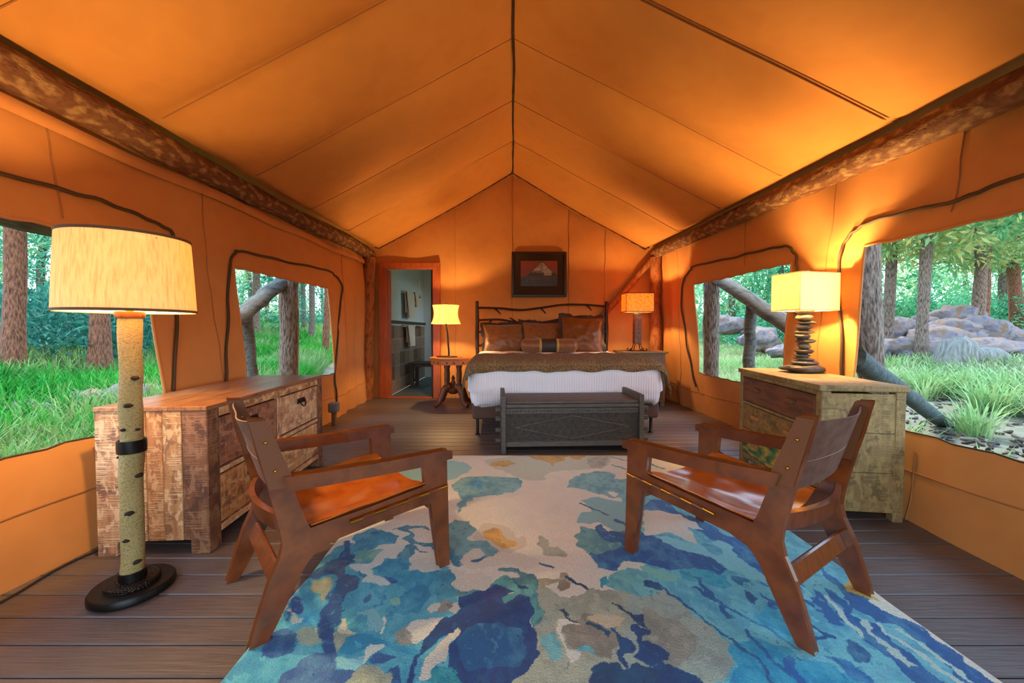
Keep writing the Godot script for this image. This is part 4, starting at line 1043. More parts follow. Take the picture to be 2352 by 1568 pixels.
func build_bed():
	var b := thing("bed", "king bed with a dark iron twig headboard and brown fabric box spring", "bed", BED_AT, BED_TURN)
	for sx in [-1, 1]:
		var pts := []; var rad := []
		for k in 16: pts.append(Vector3(sx * 0.985 + 0.004 * sin(k * 1.3 + sx), 1.5 * k / 15.0, 0.0)); rad.append(0.031 - 0.006 * k / 15.0)
		var st := S(); tube(st, pts, rad, 10, true, 0.16, sx * 2.0); put(st, "headboard_post", M.bed_iron, b)
	var rails := [[1.40, 1.395, 1.37, 1.405, 1.45, 1.45, 1.425], [1.213, 1.224, 1.175, 1.18, 1.24, 1.277, 1.23], [1.04, 1.0, 0.98, 1.0, 1.02, 1.03, 1.04], [0.83, 0.85, 0.84, 0.83, 0.84, 0.85, 0.82]]
	var twigs := [[[-0.72, 1.39, -0.63, 1.3], [-0.03, 1.40, 0.05, 1.31], [0.66, 1.455, 0.75, 1.36]], [[-0.4, 1.19, -0.5, 1.25], [-0.76, 1.22, -0.88, 1.09]], [], []]
	for k in 4:
		var pts := []
		for j in 7: pts.append(Vector3(lerpf(-0.98, 0.98, j / 6.0), rails[k][j], 0.004 * sin(j * 2.0 + k)))
		var st := S(); tube(st, path(pts, 5), 0.0155, 8, true, 0.12, k * 4.0)
		var r := put(st, "headboard_rail", M.bed_iron, b)
		for q in twigs[k]:
			var s2 := S(); twig(s2, Vector3(q[0], q[1], 0), Vector3(q[2], q[3], 0.03), 0.0135); put(s2, "twig", M.bed_iron, r)
	var bs := S(); rbox(bs, Vector3(0, 0.275, 1.07), Vector3(1.9, 0.21, 2.0), 0.03, 8, func(p: Vector3): return p + Vector3(0, 0, 0.006 * sin(p.x * 9) * (1 if p.z > 0 else 0)))
	put(bs, "box_spring", M.box_fabric, b)
	var ms := S(); rbox(ms, Vector3(0, 0.53, 1.07), Vector3(1.86, 0.34, 1.96), 0.06, 6); put(ms, "mattress", M.sheet, b)
	for p in [[-0.9, 0.12], [0.9, 0.12], [-0.9, 1.98], [0.9, 1.98]]:
		var st := S(); tube(st, [Vector3(p[0], 0.0, p[1]), Vector3(p[0], 0.012, p[1]), Vector3(p[0], 0.014, p[1]), Vector3(p[0], 0.18, p[1])], [0.026, 0.024, 0.016, 0.016], 10); put(st, "leg", M.bed_iron, b)
	# white cover
	var cv := S()
	rbox(cv, Vector3(0, 0.5, 1.09), Vector3(2.0, 0.53, 2.05), 0.15, 14, func(p: Vector3):
		var low := clampf((0.1 - p.y) / 0.3, 0, 1)
		var w := 0.018 * sin(p.x * 7.0 + p.z * 2.0) * low + 0.012 * nz.get_noise_2d(p.x * 3.0, p.y * 5.0 + p.z * 2.0)
		var out := Vector3(p.x, 0, p.z).normalized()
		var q := p + out * w
		if p.y < -0.05: q += Vector3(-signf(p.x) * 0.05 * clampf((absf(p.x) - 0.8) / 0.2, 0, 1) * low, 0, -0.03 * low * clampf(p.z - 0.8, 0, 1))
		if p.y > 0.2: q.y += 0.010 * nz.get_noise_2d(p.x * 2.5, p.z * 2.5)
		if p.y < -0.2: q.y += 0.02 * sin(p.x * 3.0) + 0.04
		return q)
	var o := thing("bedspread", "white ribbed cotton cover tucked over the king mattress", "bedspread", BED_AT, BED_TURN)
	put(cv, "cover", M.sheet, o)
	# fur throw with fringed ends
	var tw := thing("throw", "brown patterned plush throw with fringe across the foot of the bed", "throw", BED_AT, BED_TURN)
	var wrap = func(a: float, half: float, r: float) -> Vector2:
		var s := absf(a)
		if s < half - r: return Vector2(a, 0)
		var t := (s - half + r) / r
		if t < PI / 2: return Vector2(signf(a) * (half - r + r * sin(t)), r * (1 - cos(t)))
		return Vector2(signf(a) * half, r + (t - PI / 2) * r)
	var tf = func(u: float, v: float) -> Vector3:
		var a: Vector2 = wrap.call(lerpf(-1.12, 1.12, u), 1.03, 0.16)
		var c: Vector2 = wrap.call(lerpf(0.12, 1.11, v) + 0.02 * nz.get_noise_1d(u * 6), 1.055, 0.16)
		var y := 0.785 - a.y - c.y + 0.012 * nz.get_noise_2d(u * 9, v * 5)
		return Vector3(a.x, y, 1.09 + c.x + 0.008 * sin(u * 30))
	var ts := S(); sheet(ts, tf, 70, 30, 0.014); put(ts, "pile", M.fur, tw)
	for e in 2:
		var fs := S()
		for k in 26:
			var v := (k + 0.5) / 26.0
			var p: Vector3 = tf.call(float(e), v); var dx := -1.0 if e == 0 else 1.0
			tube(fs, [p, p + Vector3(dx * 0.012, -0.05, rng.randf_range(-0.01, 0.01)), p + Vector3(dx * 0.006, -0.1 - rng.randf() * 0.03, rng.randf_range(-0.015, 0.015))], [0.005, 0.006, 0.003], 5)
		tag(put(fs, "fringe", M.fringe, tw), "", "", "", "stuff")
	# pillows
	pillow(Vector3(-0.585, 0.95, 0.3), Vector3(0.6, 0.44, 0.16), -24, 2, "satin", "brown satin bed pillow with dark flange at the left of the headboard")
	pillow(Vector3(-0.03, 0.965, 0.33), Vector3(0.58, 0.46, 0.16), -24, -1, "satin", "brown satin bed pillow between the two others, behind the bolster")
	pillow(Vector3(0.5, 0.99, 0.5), Vector3(0.58, 0.55, 0.17), -20, -3, "satin_gold", "pale gold satin pillow with wide dark flange, the largest and foremost pillow")
	var bo := thing("bolster", "small round bolster with a dark centre band lying before the pillows", "bolster", BED_AT + Vector3(0.03 + 0.02, 0.858, 0.72), BED_TURN)
	var segs := [["end", "satin", -0.39, -0.15], ["trim", "bolster_trim", -0.15, -0.12], ["band", "bolster_band", -0.12, 0.08], ["trim", "bolster_trim", 0.08, 0.11], ["end", "satin", 0.11, 0.37]]
	for q in segs:
		var st := S()
		var prof := []
		for k in 9:
			var x := lerpf(q[2], q[3], k / 8.0)
			var r := 0.092 + (0.004 if q[0] == "trim" else 0.0)
			var e := minf(x + 0.39, 0.37 - x)
			if e < 0.05: r = 0.03 + 0.062 * sqrt(clampf(1.0 - pow(1.0 - e / 0.05, 2.0), 0, 1))
			prof.append([x, r])
		var pts := []; var rad := []
		for w in prof: pts.append(Vector3(w[0], 0, 0)); rad.append(w[1])
		tube(st, pts, rad, 22, true); put(st, q[0], M[q[1]], bo)

func pillow(at: Vector3, size: Vector3, lean: float, turn: float, m: String, label: String):
	var bt := Basis(Vector3.UP, deg_to_rad(BED_TURN))
	var o := thing("pillow", label, "pillow", BED_AT + bt * at, BED_TURN, "satin pillows on the bed")
	var bas := Basis(Vector3.UP, deg_to_rad(turn)) * Basis(Vector3.RIGHT, deg_to_rad(lean)) * Basis(Vector3.BACK, deg_to_rad(turn * 0.8))
	var sd := at.x * 7
	var st := S()
	for sg in [1.0, -1.0]:
		var f = func(u: float, v: float) -> Vector3:
			var a := u * 2 - 1; var b := v * 2 - 1
			var pinch := 1.0 - 0.07 * (1 - a * a * b * b) * 0.6
			var t := pow((1 - pow(absf(a), 2.6)) * (1 - pow(absf(b), 2.6)), 0.55)
			var wr := 0.012 * nz.get_noise_3d(a * 2.6 + sd, b * 2.6, sg) + 0.006 * sin((a - b) * 9 + sd) * (1 - t)
			return bas * Vector3(a * size.x / 2 * (1.0 - 0.08 * (1 - b * b)) * sg, b * size.y / 2 * (1.0 - 0.08 * (1 - a * a)) - 0.02 * t * (b), sg * (size.z / 2 * t + wr * (0.2 + t)))
		sheet(st, f, 22, 20, 0.004)
	put(st, "cushion", M[m], o)
	var fs := S()
	var ff = func(u: float, v: float) -> Vector3:     # flat flange round the cushion: u goes round it, v outwards
		var t := u * 4.0; var k := int(t) % 4; var q := t - int(t)
		var c := [Vector2(-1, -1), Vector2(1, -1), Vector2(1, 1), Vector2(-1, 1)]
		var p: Vector2 = c[k].lerp(c[(k + 1) % 4], q)
		var inn := Vector2(p.x * size.x / 2 * (1 - 0.08 * (1 - p.y * p.y)), p.y * size.y / 2 * (1 - 0.08 * (1 - p.x * p.x))) * 0.97
		var w := 0.055 + 0.02 * nz.get_noise_2d(p.x * 3 + sd, p.y * 3)
		var dirv := Vector2(p.x, p.y).normalized()
		var e := inn + Vector2(signf(p.x) * w * smoothstep(0.7, 1.0, absf(p.x)), signf(p.y) * w * smoothstep(0.7, 1.0, absf(p.y))) * v * (1.15 if absf(p.x * p.y) > 0.8 else 1.0)
		return bas * Vector3(e.x, e.y, 0.015 * sin(u * 40 + sd) * v - 0.01 * v)
	sheet(fs, ff, 96, 3, 0.005)
	put(fs, "flange", M.flange, o)

# ------------------------------------------------------------------ carved trunk at the foot of the bed
func build_trunk():
	var t := thing("storage_trunk", "dark carved wooden chest standing at the foot of the bed", "chest", Vector3(0.515, 0, -3.63), 2.8)
	for sx in [-1, 1]:
		var st := S(); box(st, Vector3(sx * 0.598, 0.255, 0), Vector3(0.04, 0.51, 0.48), 0.006); put(st, "end_board", M.trunk_wood, t)
		for y in [0.385, 0.305, 0.21, 0.12]:
			for z in [0.19]:
				var p := S(); box(p, Vector3(sx * 0.642, y, z), Vector3(0.052, 0.036, 0.036), 0.006)
				tube(p, [Vector3(sx * 0.645, y, z + 0.016), Vector3(sx * 0.645, y, z + 0.028)], 0.006, 6)
				put(p, "tenon_peg", M.trunk_wood, t)
	var l := S(); box(l, Vector3(0, 0.447, 0.0), Vector3(1.155, 0.026, 0.44), 0.006); put(l, "lid", M.trunk_wood, t)
	var le := S(); box(le, Vector3(0, 0.418, 0.213), Vector3(1.155, 0.03, 0.03), 0.004); put(le, "lid_edge", M.trunk_wood, t)
	var f := S(); box(f, Vector3(0, 0.235, 0.19), Vector3(1.155, 0.34, 0.025), 0.003)
	var fp := put(f, "front_panel", M.trunk_carved, t)
	for q in [[0.372, 0.05], [0.085, 0.045]]:
		var s := S(); box(s, Vector3(0, q[0], 0.203), Vector3(1.155, q[1], 0.018), 0.004); put(s, "carved_rail", M.trunk_wood, fp)
	for k in 34:      # row of chip-carved bosses along the top rail
		var s := S(); box(s, Vector3(-0.545 + k * 0.033, 0.372, 0.214), Vector3(0.02, 0.02, 0.012), 0.005, Basis(Vector3.BACK, PI / 4)); put(s, "carved_boss", M.trunk_wood, fp)
	for sx in [-1, 1]:     # a long lozenge across the middle
		for sy in [-1, 1]:
			var s := S(); beam(s, Vector3(sx * 0.5, 0.228, 0.206), Vector3(0.0, 0.228 + sy * 0.1, 0.206), 0.012, 0.012, 0.004); put(s, "lozenge_bar", M.trunk_wood, fp)
	for r in 5:
		for c in 16:
			var x := -0.525 + c * 0.07 + (0.035 if r % 2 else 0.0); var y := 0.135 + r * 0.048
			if x > 0.54: continue
			var s := S(); box(s, Vector3(x, y, 0.204), Vector3(0.026, 0.026, 0.012), 0.006, Basis(Vector3.BACK, PI / 4)); put(s, "carved_boss", M.trunk_carved, fp)
	var bk := S(); box(bk, Vector3(0, 0.235, -0.2), Vector3(1.155, 0.34, 0.025), 0.003); put(bk, "back_panel", M.trunk_wood, t)
	var bt := S(); box(bt, Vector3(0, 0.075, 0), Vector3(1.155, 0.02, 0.4), 0.003); put(bt, "bottom_board", M.trunk_wood, t)

# ------------------------------------------------------------------ whitewashed dresser on the left
func build_dresser():
	var d := thing("dresser", "long whitewashed rough-sawn wooden dresser under the left window", "dresser", Vector3(-1.732, 0, -2.505), 3.3)
	var L := 1.3; var W := 0.506; var H := 0.71
	for k in 3:
		var st := S(); box(st, Vector3(-W / 2 + W / 6 + k * W / 3, H - 0.011, 0), Vector3(W / 3 - 0.001 + (0.006 if k == 2 else 0.0), 0.022, L + 0.012), 0.003)
		put(st, "top_plank", M[["dresser_top", "dresser_top_b", "dresser_top_c"][k]], d)
	for sz in [1, -1]:
		var cuts := [0.0, 0.22, 0.45, 0.6, 0.77, 1.0]
		for k in 5:
			var x0: float = -W / 2 + W * cuts[k]; var x1: float = -W / 2 + W * cuts[k + 1]
			var edge := k == 0 or k == 4
			var st := S()
			box(st, Vector3((x0 + x1) / 2, 0.38, sz * (L / 2 - 0.012)), Vector3(x1 - x0 - 0.002, 0.62, 0.024 + (0.002 if k % 2 else 0.0)), 0.003)
			put(st, "end_plank", M[["sawn_end", "sawn_end_b", "sawn_end_c", "sawn_end_b", "sawn_end_dark"][k]], d)
		for sx in [-1, 1]:
			var st := S(); box(st, Vector3(sx * (W / 2 - 0.043), 0.345, sz * (L / 2 - 0.0435)), Vector3(0.086, 0.69, 0.088), 0.004)
			put(st, "leg", M["sawn_end" if sx < 0 else "sawn_end_dark"], d)
	# front frame
	var fx := W / 2 - 0.012
	for q in [[0.0855, 0.033, "sawn_front_b"], [0.3695, 0.024, "sawn_front"], [0.666, 0.045, "sawn_front_b"]]:
		var st := S(); box(st, Vector3(fx, q[0], 0), Vector3(0.024, q[1], L - 0.17), 0.003); put(st, "front_rail", M[q[2]], d)
	var cs := S(); box(cs, Vector3(fx, 0.37, 0), Vector3(0.022, 0.55, 0.04), 0.003); put(cs, "front_stile", M.sawn_end, d)
	for c in 2:
		for r in 2:
			var z0 := (0.022 if c == 0 else -0.562); var zc := z0 + 0.27
			var y0: float = [0.108, 0.388][r]; var hh: float = [0.244, 0.25][r]
			var st := S(); box(st, Vector3(fx - 0.001, y0 + hh / 2, zc), Vector3(0.022, hh - 0.008, 0.532), 0.004)
			var dr := put(st, "drawer", M[["sawn_front_c", "sawn_front_dark", "sawn_front_b", "sawn_front"][c * 2 + r]], d)
			bail(dr, Vector3(fx + 0.01, y0 + hh * 0.66, zc))
	var bk := S(); box(bk, Vector3(-W / 2 + 0.02, 0.38, 0), Vector3(0.02, 0.6, L - 0.1), 0.003); put(bk, "back_panel", M.sawn_front, d)
	var bb := S(); box(bb, Vector3(0, 0.09, 0), Vector3(W - 0.06, 0.02, L - 0.08), 0.003); put(bb, "bottom_board", M.under, d)

func bail(parent: Node, at: Vector3):
	var h := S()
	box(h, at + Vector3(0.004, 0.018, 0), Vector3(0.006, 0.036, 0.105), 0.003)
	for sz in [-1, 1]: ball(h, at + Vector3(0.012, 0.016, sz * 0.036), Vector3(0.009, 0.009, 0.009), 0, 8)
	var pts := []
	for k in 11: var a := PI * k / 10.0; pts.append(at + Vector3(0.014 + 0.012 * sin(a), 0.014 - 0.036 * sin(a), 0.036 * cos(a)))
	tube(h, pts, 0.0045, 7)
	put(h, "handle", M.iron, parent)

# ------------------------------------------------------------------ painted chest of drawers on the right
func build_chest():
	var d := thing("chest_of_drawers", "weathered wooden chest of drawers with mismatched brown, tan and green painted fronts", "chest of drawers", Vector3(2.012, 0, -2.705), -7.0)
	var L := 1.02; var W := 0.43; var H := 0.76
	for k in 3:
		var st := S(); box(st, Vector3(0, H - 0.017, -L / 2 + L / 6 + k * L / 3), Vector3(W + 0.03, 0.034, L / 3 - 0.001 + 0.01), 0.004); put(st, "top_plank", M[["chest_front", "chest_front_b", "chest_front"][k]], d)
	for sz in [1, -1]:
		for k in 3:
			var st := S(); box(st, Vector3(0.0, 0.16 + k * 0.222, sz * (L / 2 - 0.014)), Vector3(W - 0.09, 0.22, 0.02), 0.003); put(st, "side_plank", M.chest_side, d)
		for sx in [-1, 1]:
			var st := S(); box(st, Vector3(sx * (W / 2 - 0.026), 0.363, sz * (L / 2 - 0.026)), Vector3(0.052, 0.726, 0.052), 0.004); put(st, "leg", M.chest_side, d)
	var fx := -W / 2 + 0.012
	for q in [[0.075, 0.04], [0.283, 0.018], [0.497, 0.018], [0.712, 0.028]]:
		var st := S(); box(st, Vector3(fx, q[0], 0), Vector3(0.022, q[1], L - 0.1), 0.003); put(st, "front_rail", M.chest_front, d)
	for r in 3:
		var y0: float = [0.098, 0.295, 0.509][r]; var hh: float = [0.174, 0.19, 0.186][r]
		var st := S(); box(st, Vector3(fx - 0.002, y0 + hh / 2, 0), Vector3(0.022, hh - 0.004, L - 0.112), 0.004)
		var dr := put(st, "drawer", M[["chest_green", "chest_front_b", "chest_brown"][r]], d)
		tag(dr, ["bottom drawer with chipped green and yellow paint", "pale tan middle drawer", "dark brown top drawer"][r])
		for sz in [-0.22, 0.22]:
			var k := S(); box(k, Vector3(fx - 0.026, y0 + hh * 0.6, sz), Vector3(0.03, 0.03, 0.085), 0.006); put(k, "handle", M["knob_wood" if r != 2 else "chest_brown"], dr)
	var bk := S(); box(bk, Vector3(W / 2 - 0.02, 0.38, 0), Vector3(0.02, 0.62, L - 0.1), 0.003); put(bk, "back_panel", M.chest_front, d)
	var bb := S(); box(bb, Vector3(0, 0.07, 0), Vector3(W - 0.06, 0.02, L - 0.06), 0.003); put(bb, "bottom_board", M.under, d)

# ------------------------------------------------------------------ bedside tables
func build_bedside():
	var t := thing("side_table", "orange wooden octagonal side table with carved pedestal beside the bathroom door", "side table", Vector3(-0.83, 0, -5.6), 0)
	var oct := []
	for k in 8: oct.append(Vector2(cos(TAU * (k + 0.5) / 8) * 0.335, sin(TAU * (k + 0.5) / 8) * 0.3))
	var flat := Transform3D(Basis(Vector3.RIGHT, PI / 2), Vector3(0, 0.672, 0))
	var s := S(); extrude(s, oct, 0.024, flat, 0.005); put(s, "table_top", M.pine_orange, t)
	var oct2 := []
	for q in oct: oct2.append(q * 0.94)
	var s2 := S(); extrude(s2, oct2, 0.07, Transform3D(flat.basis, Vector3(0, 0.625, 0)), 0.004)
	var ap := put(s2, "apron", M.pine_orange, t)
	for k in 8:
		for j in 2:
			var a: Vector2 = oct2[k].lerp(oct2[(k + 1) % 8], 0.3 + 0.4 * j)
			var b := S(); ball(b, Vector3(a.x * 1.0, 0.622, a.y * 1.0), Vector3(0.014, 0.014, 0.014), 0, 8); put(b, "stud", M.carved_brown, ap)
	for k in 4:
		var a := TAU * (k + 0.5) / 4
		var c := S()
		lathe(c, [Vector2(0.03, 0.24), Vector2(0.036, 0.27), Vector2(0.022, 0.3), Vector2(0.028, 0.36), Vector2(0.03, 0.45), Vector2(0.024, 0.52), Vector2(0.034, 0.545), Vector2(0.03, 0.59)], 12, Vector3(cos(a) * 0.12, 0, sin(a) * 0.1))
		put(c, "column", M.carved_brown, t)
		var f := S(); var pts := [Vector3(cos(a) * 0.08, 0.27, sin(a) * 0.07), Vector3(cos(a) * 0.15, 0.25, sin(a) * 0.13), Vector3(cos(a) * 0.2, 0.15, sin(a) * 0.17), Vector3(cos(a) * 0.25, 0.06, sin(a) * 0.22), Vector3(cos(a) * 0.32, 0.028, sin(a) * 0.28)]
		var pp := path(pts, 5); var rd := []
		for i in pp.size(): rd.append(lerpf(0.05, 0.026, float(i) / pp.size()))
		tube(f, pp, rd, 10); put(f, "foot", M.carved_brown, t)
	var h := S(); lathe(h, [Vector2(0.0, 0.16), Vector2(0.05, 0.17), Vector2(0.09, 0.2), Vector2(0.1, 0.235), Vector2(0.05, 0.26), Vector2(0.025, 0.29), Vector2(0.036, 0.32), Vector2(0.018, 0.36), Vector2(0.026, 0.39), Vector2(0.0, 0.44)], 14); put(h, "finial", M.carved_brown, t)
	var n := thing("nightstand", "rustic wooden nightstand cabinet between the bed and the right corner post", "nightstand", Vector3(1.83, 0, -5.7), 2)
	var b1 := S(); box(b1, Vector3(0, 0.755, 0), Vector3(0.64, 0.03, 0.48), 0.006); put(b1, "table_top", M.night_wood, n)
	var b2 := S(); box(b2, Vector3(0, 0.4, -0.01), Vector3(0.58, 0.68, 0.42), 0.005); put(b2, "body", M.night_wood, n)
	var dr := S(); box(dr, Vector3(0, 0.655, 0.205), Vector3(0.5, 0.12, 0.02), 0.004); var dd := put(dr, "drawer", M.carved_brown, n)
	var kn := S(); ball(kn, Vector3(0, 0.655, 0.23), Vector3(0.018, 0.018, 0.018), 0, 10); put(kn, "knob", M.iron, dd)
	var dm := S(); box(dm, Vector3(0, 0.33, 0.205), Vector3(0.5, 0.46, 0.02), 0.004); var dq := put(dm, "door", M.carved_brown, n)
	var dp := S(); box(dp, Vector3(0, 0.33, 0.214), Vector3(0.36, 0.32, 0.012), 0.005); put(dp, "raised_panel", M.night_wood, dq)
	for sx in [-1, 1]:
		for sz in [-1, 1]: var lg := S(); box(lg, Vector3(sx * 0.26, 0.03, sz * 0.17 - 0.01), Vector3(0.06, 0.06, 0.06), 0.005); put(lg, "foot", M.night_wood, n)

# ------------------------------------------------------------------ lamps
func lit(parent: Node3D, at: Vector3, e: float, col := Color(1.0, 0.82, 0.54)):
	var b := S()
	lathe(b, [Vector2(0.0, -0.045), Vector2(0.018, -0.042), Vector2(0.026, -0.025), Vector2(0.03, 0.0), Vector2(0.024, 0.022), Vector2(0.012, 0.034), Vector2(0.0, 0.037)], 14, at)
	put(b, "bulb", M.bulb, parent)
	var l := OmniLight3D.new(); l.name = "glow"; l.position = at; l.light_color = col; l.light_energy = e
	l.light_size = 0.025; l.omni_range = 12.0; l.omni_attenuation = 2.0; l.shadow_enabled = true
	parent.add_child(l, true)

func shade_round(parent: Node3D, prof: Array, m: StandardMaterial3D, at: Vector3, seg := 48, t := 0.003):
	var st := S()
	var p := prof.duplicate(); var inn := prof.duplicate(); inn.reverse()
	for q in inn: p.append(q - Vector2(t, 0))
	p.append(prof[0])
	lathe(st, p, seg, at)
	return put(st, "lamp_shade", m, parent)

func build_lamps():
	# floor lamp with a birch trunk for a pole
	var f := thing("floor_lamp", "tall floor lamp with birch log pole, black round base and tapered linen shade", "floor lamp", Vector3(-1.555, 0, -1.605), 0)
	var b := S(); lathe(b, [Vector2(0.0, 0.0), Vector2(0.128, 0.0), Vector2(0.136, 0.008), Vector2(0.136, 0.028), Vector2(0.13, 0.036), Vector2(0.0, 0.036)], 44); put(b, "base", M.black_metal, f)
	var b2 := S(); lathe(b2, [Vector2(0.0, 0.036), Vector2(0.088, 0.036), Vector2(0.088, 0.05), Vector2(0.083, 0.055), Vector2(0.0, 0.055)], 36); put(b2, "base_plate", M.hammered, f)
	var b3 := S(); lathe(b3, [Vector2(0.0, 0.055), Vector2(0.045, 0.055), Vector2(0.045, 0.088), Vector2(0.0, 0.088)], 24); put(b3, "socket_collar", M.black_metal, f)
	var pts := []; var rad := []
	for k in 28:
		var y := 0.085 + 1.05 * k / 27.0
		pts.append(Vector3(0.018 * k / 27.0 + 0.004 * nz.get_noise_1d(y * 4), y, 0.004 * nz.get_noise_1d(y * 4 + 30))); rad.append(0.0375 + 0.002 * nz.get_noise_1d(y * 7 + 9))
	var p := S(); tube(p, pts, rad, 20, true, 0.05); var pole := put(p, "pole", M.birch, f)
	for q in [[0.876, 25, 0.017], [0.768, 60, 0.018], [0.672, 90, 0.012], [0.668, 14, 0.011], [0.48, 10, 0.016], [0.335, 60, 0.017], [0.225, 80, 0.013], [0.13, 25, 0.016], [0.56, 140, 0.012]]:
		var a := deg_to_rad(q[1]); var kn := S()
		ball(kn, Vector3(0.018 * q[0] / 1.13 + cos(a) * 0.034, q[0], sin(a) * 0.034), Vector3(q[2], q[2] * 0.62, q[2]) * 0.9, 0.25, 10, q[0] * 9); put(kn, "knot", M.birch_knot, pole)
	var bd := S(); lathe(bd, [Vector2(0.040, 0.575), Vector2(0.0465, 0.575), Vector2(0.0475, 0.6), Vector2(0.0465, 0.625), Vector2(0.040, 0.625)], 24, Vector3(0.011, 0, 0)); put(bd, "metal_band", M.black_metal, f)
	var cl := S(); lathe(cl, [Vector2(0.039, 1.118), Vector2(0.046, 1.118), Vector2(0.048, 1.13), Vector2(0.046, 1.142), Vector2(0.0, 1.142)], 24, Vector3(0.018, 0, 0)); put(cl, "collar", M.copper, f)
	var st := S(); tube(st, [Vector3(0.018, 1.14, 0), Vector3(0.018, 1.25, 0)], 0.012, 10); put(st, "bulb_holder", M.brass, f)
	var sh: MeshInstance3D = shade_round(f, [Vector2(0.213, 1.142), Vector2(0.206, 1.29), Vector2(0.198, 1.437)], M.linen_shade, Vector3(0.018, 0, 0), 64)
	for q in [[0.214, 1.139, 1.149], [0.1995, 1.43, 1.44]]:
		var r := S(); lathe(r, [Vector2(q[0] - 0.004, q[1]), Vector2(q[0] + 0.001, q[1]), Vector2(q[0] + 0.001, q[2]), Vector2(q[0] - 0.004, q[2]), Vector2(q[0] - 0.004, q[1])], 64, Vector3(0.018, 0, 0)); put(r, "shade_trim", M.shade_trim, sh)
	for k in 3:
		var a := TAU * k / 3 + 0.4; var r := S(); tube(r, [Vector3(0.018, 1.246, 0), Vector3(0.018 + cos(a) * 0.2, 1.42, sin(a) * 0.2)], 0.002, 5); put(r, "shade_spider", M.brass, sh)
	lit(f, Vector3(0.018, 1.29, 0), LAMP_FLOOR)
	# stacked stone lamp on the chest
	var s := thing("table_lamp", "table lamp of stacked river stones with a rectangular woven cream shade", "table lamp", Vector3(2.125, 0.76, -2.9), 12)
	var bs := S(); ball(bs, Vector3(0, 0.029, 0), Vector3(0.155, 0.034, 0.11), 0.22, 22, 3.0, Basis.IDENTITY, 0.9); put(bs, "base_stone", M.pebble_umber, s)
	var y := 0.056; var k := 0
	var ms := ["ash", "tan", "slate", "umber", "tan", "ash"]
	var hs := [[0.016, 0.098], [0.012, 0.068], [0.014, 0.058], [0.018, 0.062], [0.022, 0.052], [0.016, 0.066], [0.020, 0.060], [0.013, 0.064], [0.022, 0.056], [0.014, 0.062], [0.024, 0.064], [0.028, 0.062], [0.022, 0.066], [0.016, 0.052], [0.018, 0.048]]
	for q in hs:
		var st2 := S(); var jx := rng.randf_range(-0.012, 0.012); var jz := rng.randf_range(-0.012, 0.012)
		ball(st2, Vector3(jx, y + q[0], jz), Vector3(q[1], q[0] * 1.12, q[1] * 0.85), 0.14, 16, k * 5.0, Basis(Vector3.UP, k * 1.7) * Basis(Vector3.RIGHT, 0.07 * sin(k * 2.0)), 0.9)
		put(st2, "stone", M["pebble_" + ms[k % 6]], s); y += q[0] * 1.9; k += 1
	y = 0.44
	var ns := S(); tube(ns, [Vector3(0, 0.05, 0), Vector3(0, y + 0.1, 0)], 0.009, 8); put(ns, "stem", M.brass, s)
	var hw := 0.17; var hd := 0.118; var y0 := 0.448; var y1 := 0.71
	var w := S()
	for q in [[Vector3(0, 0, hd), Vector3(hw * 2, 0, 0.003)], [Vector3(0, 0, -hd), Vector3(hw * 2, 0, 0.003)], [Vector3(hw, 0, 0), Vector3(0.003, 0, hd * 2)], [Vector3(-hw, 0, 0), Vector3(0.003, 0, hd * 2)]]:
		box(w, q[0] + Vector3(0, (y0 + y1) / 2, 0), Vector3(q[1].x, y1 - y0, q[1].z), 0.001)
	var ws := put(w, "lamp_shade", M.grass_shade, s)
	for yy in [y0, y1]:
		var e := S()
		for q in [[Vector3(0, yy, hd), Vector3(hw * 2 + 0.006, 0.007, 0.007)], [Vector3(0, yy, -hd), Vector3(hw * 2 + 0.006, 0.007, 0.007)], [Vector3(hw, yy, 0), Vector3(0.007, 0.007, hd * 2)], [Vector3(-hw, yy, 0), Vector3(0.007, 0.007, hd * 2)]]: box(e, q[0], q[1], 0.002)
		put(e, "shade_edge", M.grass_shade, ws)
	var fin := S(); ball(fin, Vector3(0, y1 + 0.02, 0), Vector3(0.03, 0.012, 0.03), 0.1, 12); put(fin, "finial", M.pebble_tan, s)
	var spd := S(); tube(spd, [Vector3(-hw, y1 - 0.004, 0), Vector3(hw, y1 - 0.004, 0)], 0.002, 5); tube(spd, [Vector3(0, y1 - 0.004, 0), Vector3(0, y1 + 0.02, 0)], 0.004, 6); put(spd, "shade_spider", M.brass, ws)
	lit(s, Vector3(-0.075, 0.585, 0.02), LAMP_STONE * 0.5)
	lit(s, Vector3(0.075, 0.585, -0.02), LAMP_STONE * 0.5)
	# slender lamp on the octagonal table
	var a := thing("table_lamp", "slender bronze table lamp with a waisted ivory shade by the bathroom door", "table lamp", Vector3(-0.925, 0.684, -5.58), 0)
	for q in [[-0.06, 0.085], [0.075, 0.09]]:
		var lb := S(); ball(lb, Vector3(q[0], 0.011, 0.02 * signf(q[0])), Vector3(q[1], 0.011, 0.06), 0.12, 16, q[0] * 30); put(lb, "base", M.bed_iron, a)
	var sp := path([Vector3(0.02, 0.015, 0), Vector3(0.04, 0.04, 0), Vector3(0.03, 0.2, 0), Vector3(0.02, 0.35, 0), Vector3(0.0, 0.5, 0)], 5)
	var sts := S(); tube(sts, sp, 0.012, 8, true, 0.1); put(sts, "stem", M.bed_iron, a)
	var pr := []
	for i in 13: var t := i / 12.0; pr.append(Vector2(0.207 - 0.02 * t - 0.03 * sin(PI * t), 0.466 + 0.262 * t))
	var ss: MeshInstance3D = shade_round(a, pr, M.silk_shade, Vector3.ZERO, 32)
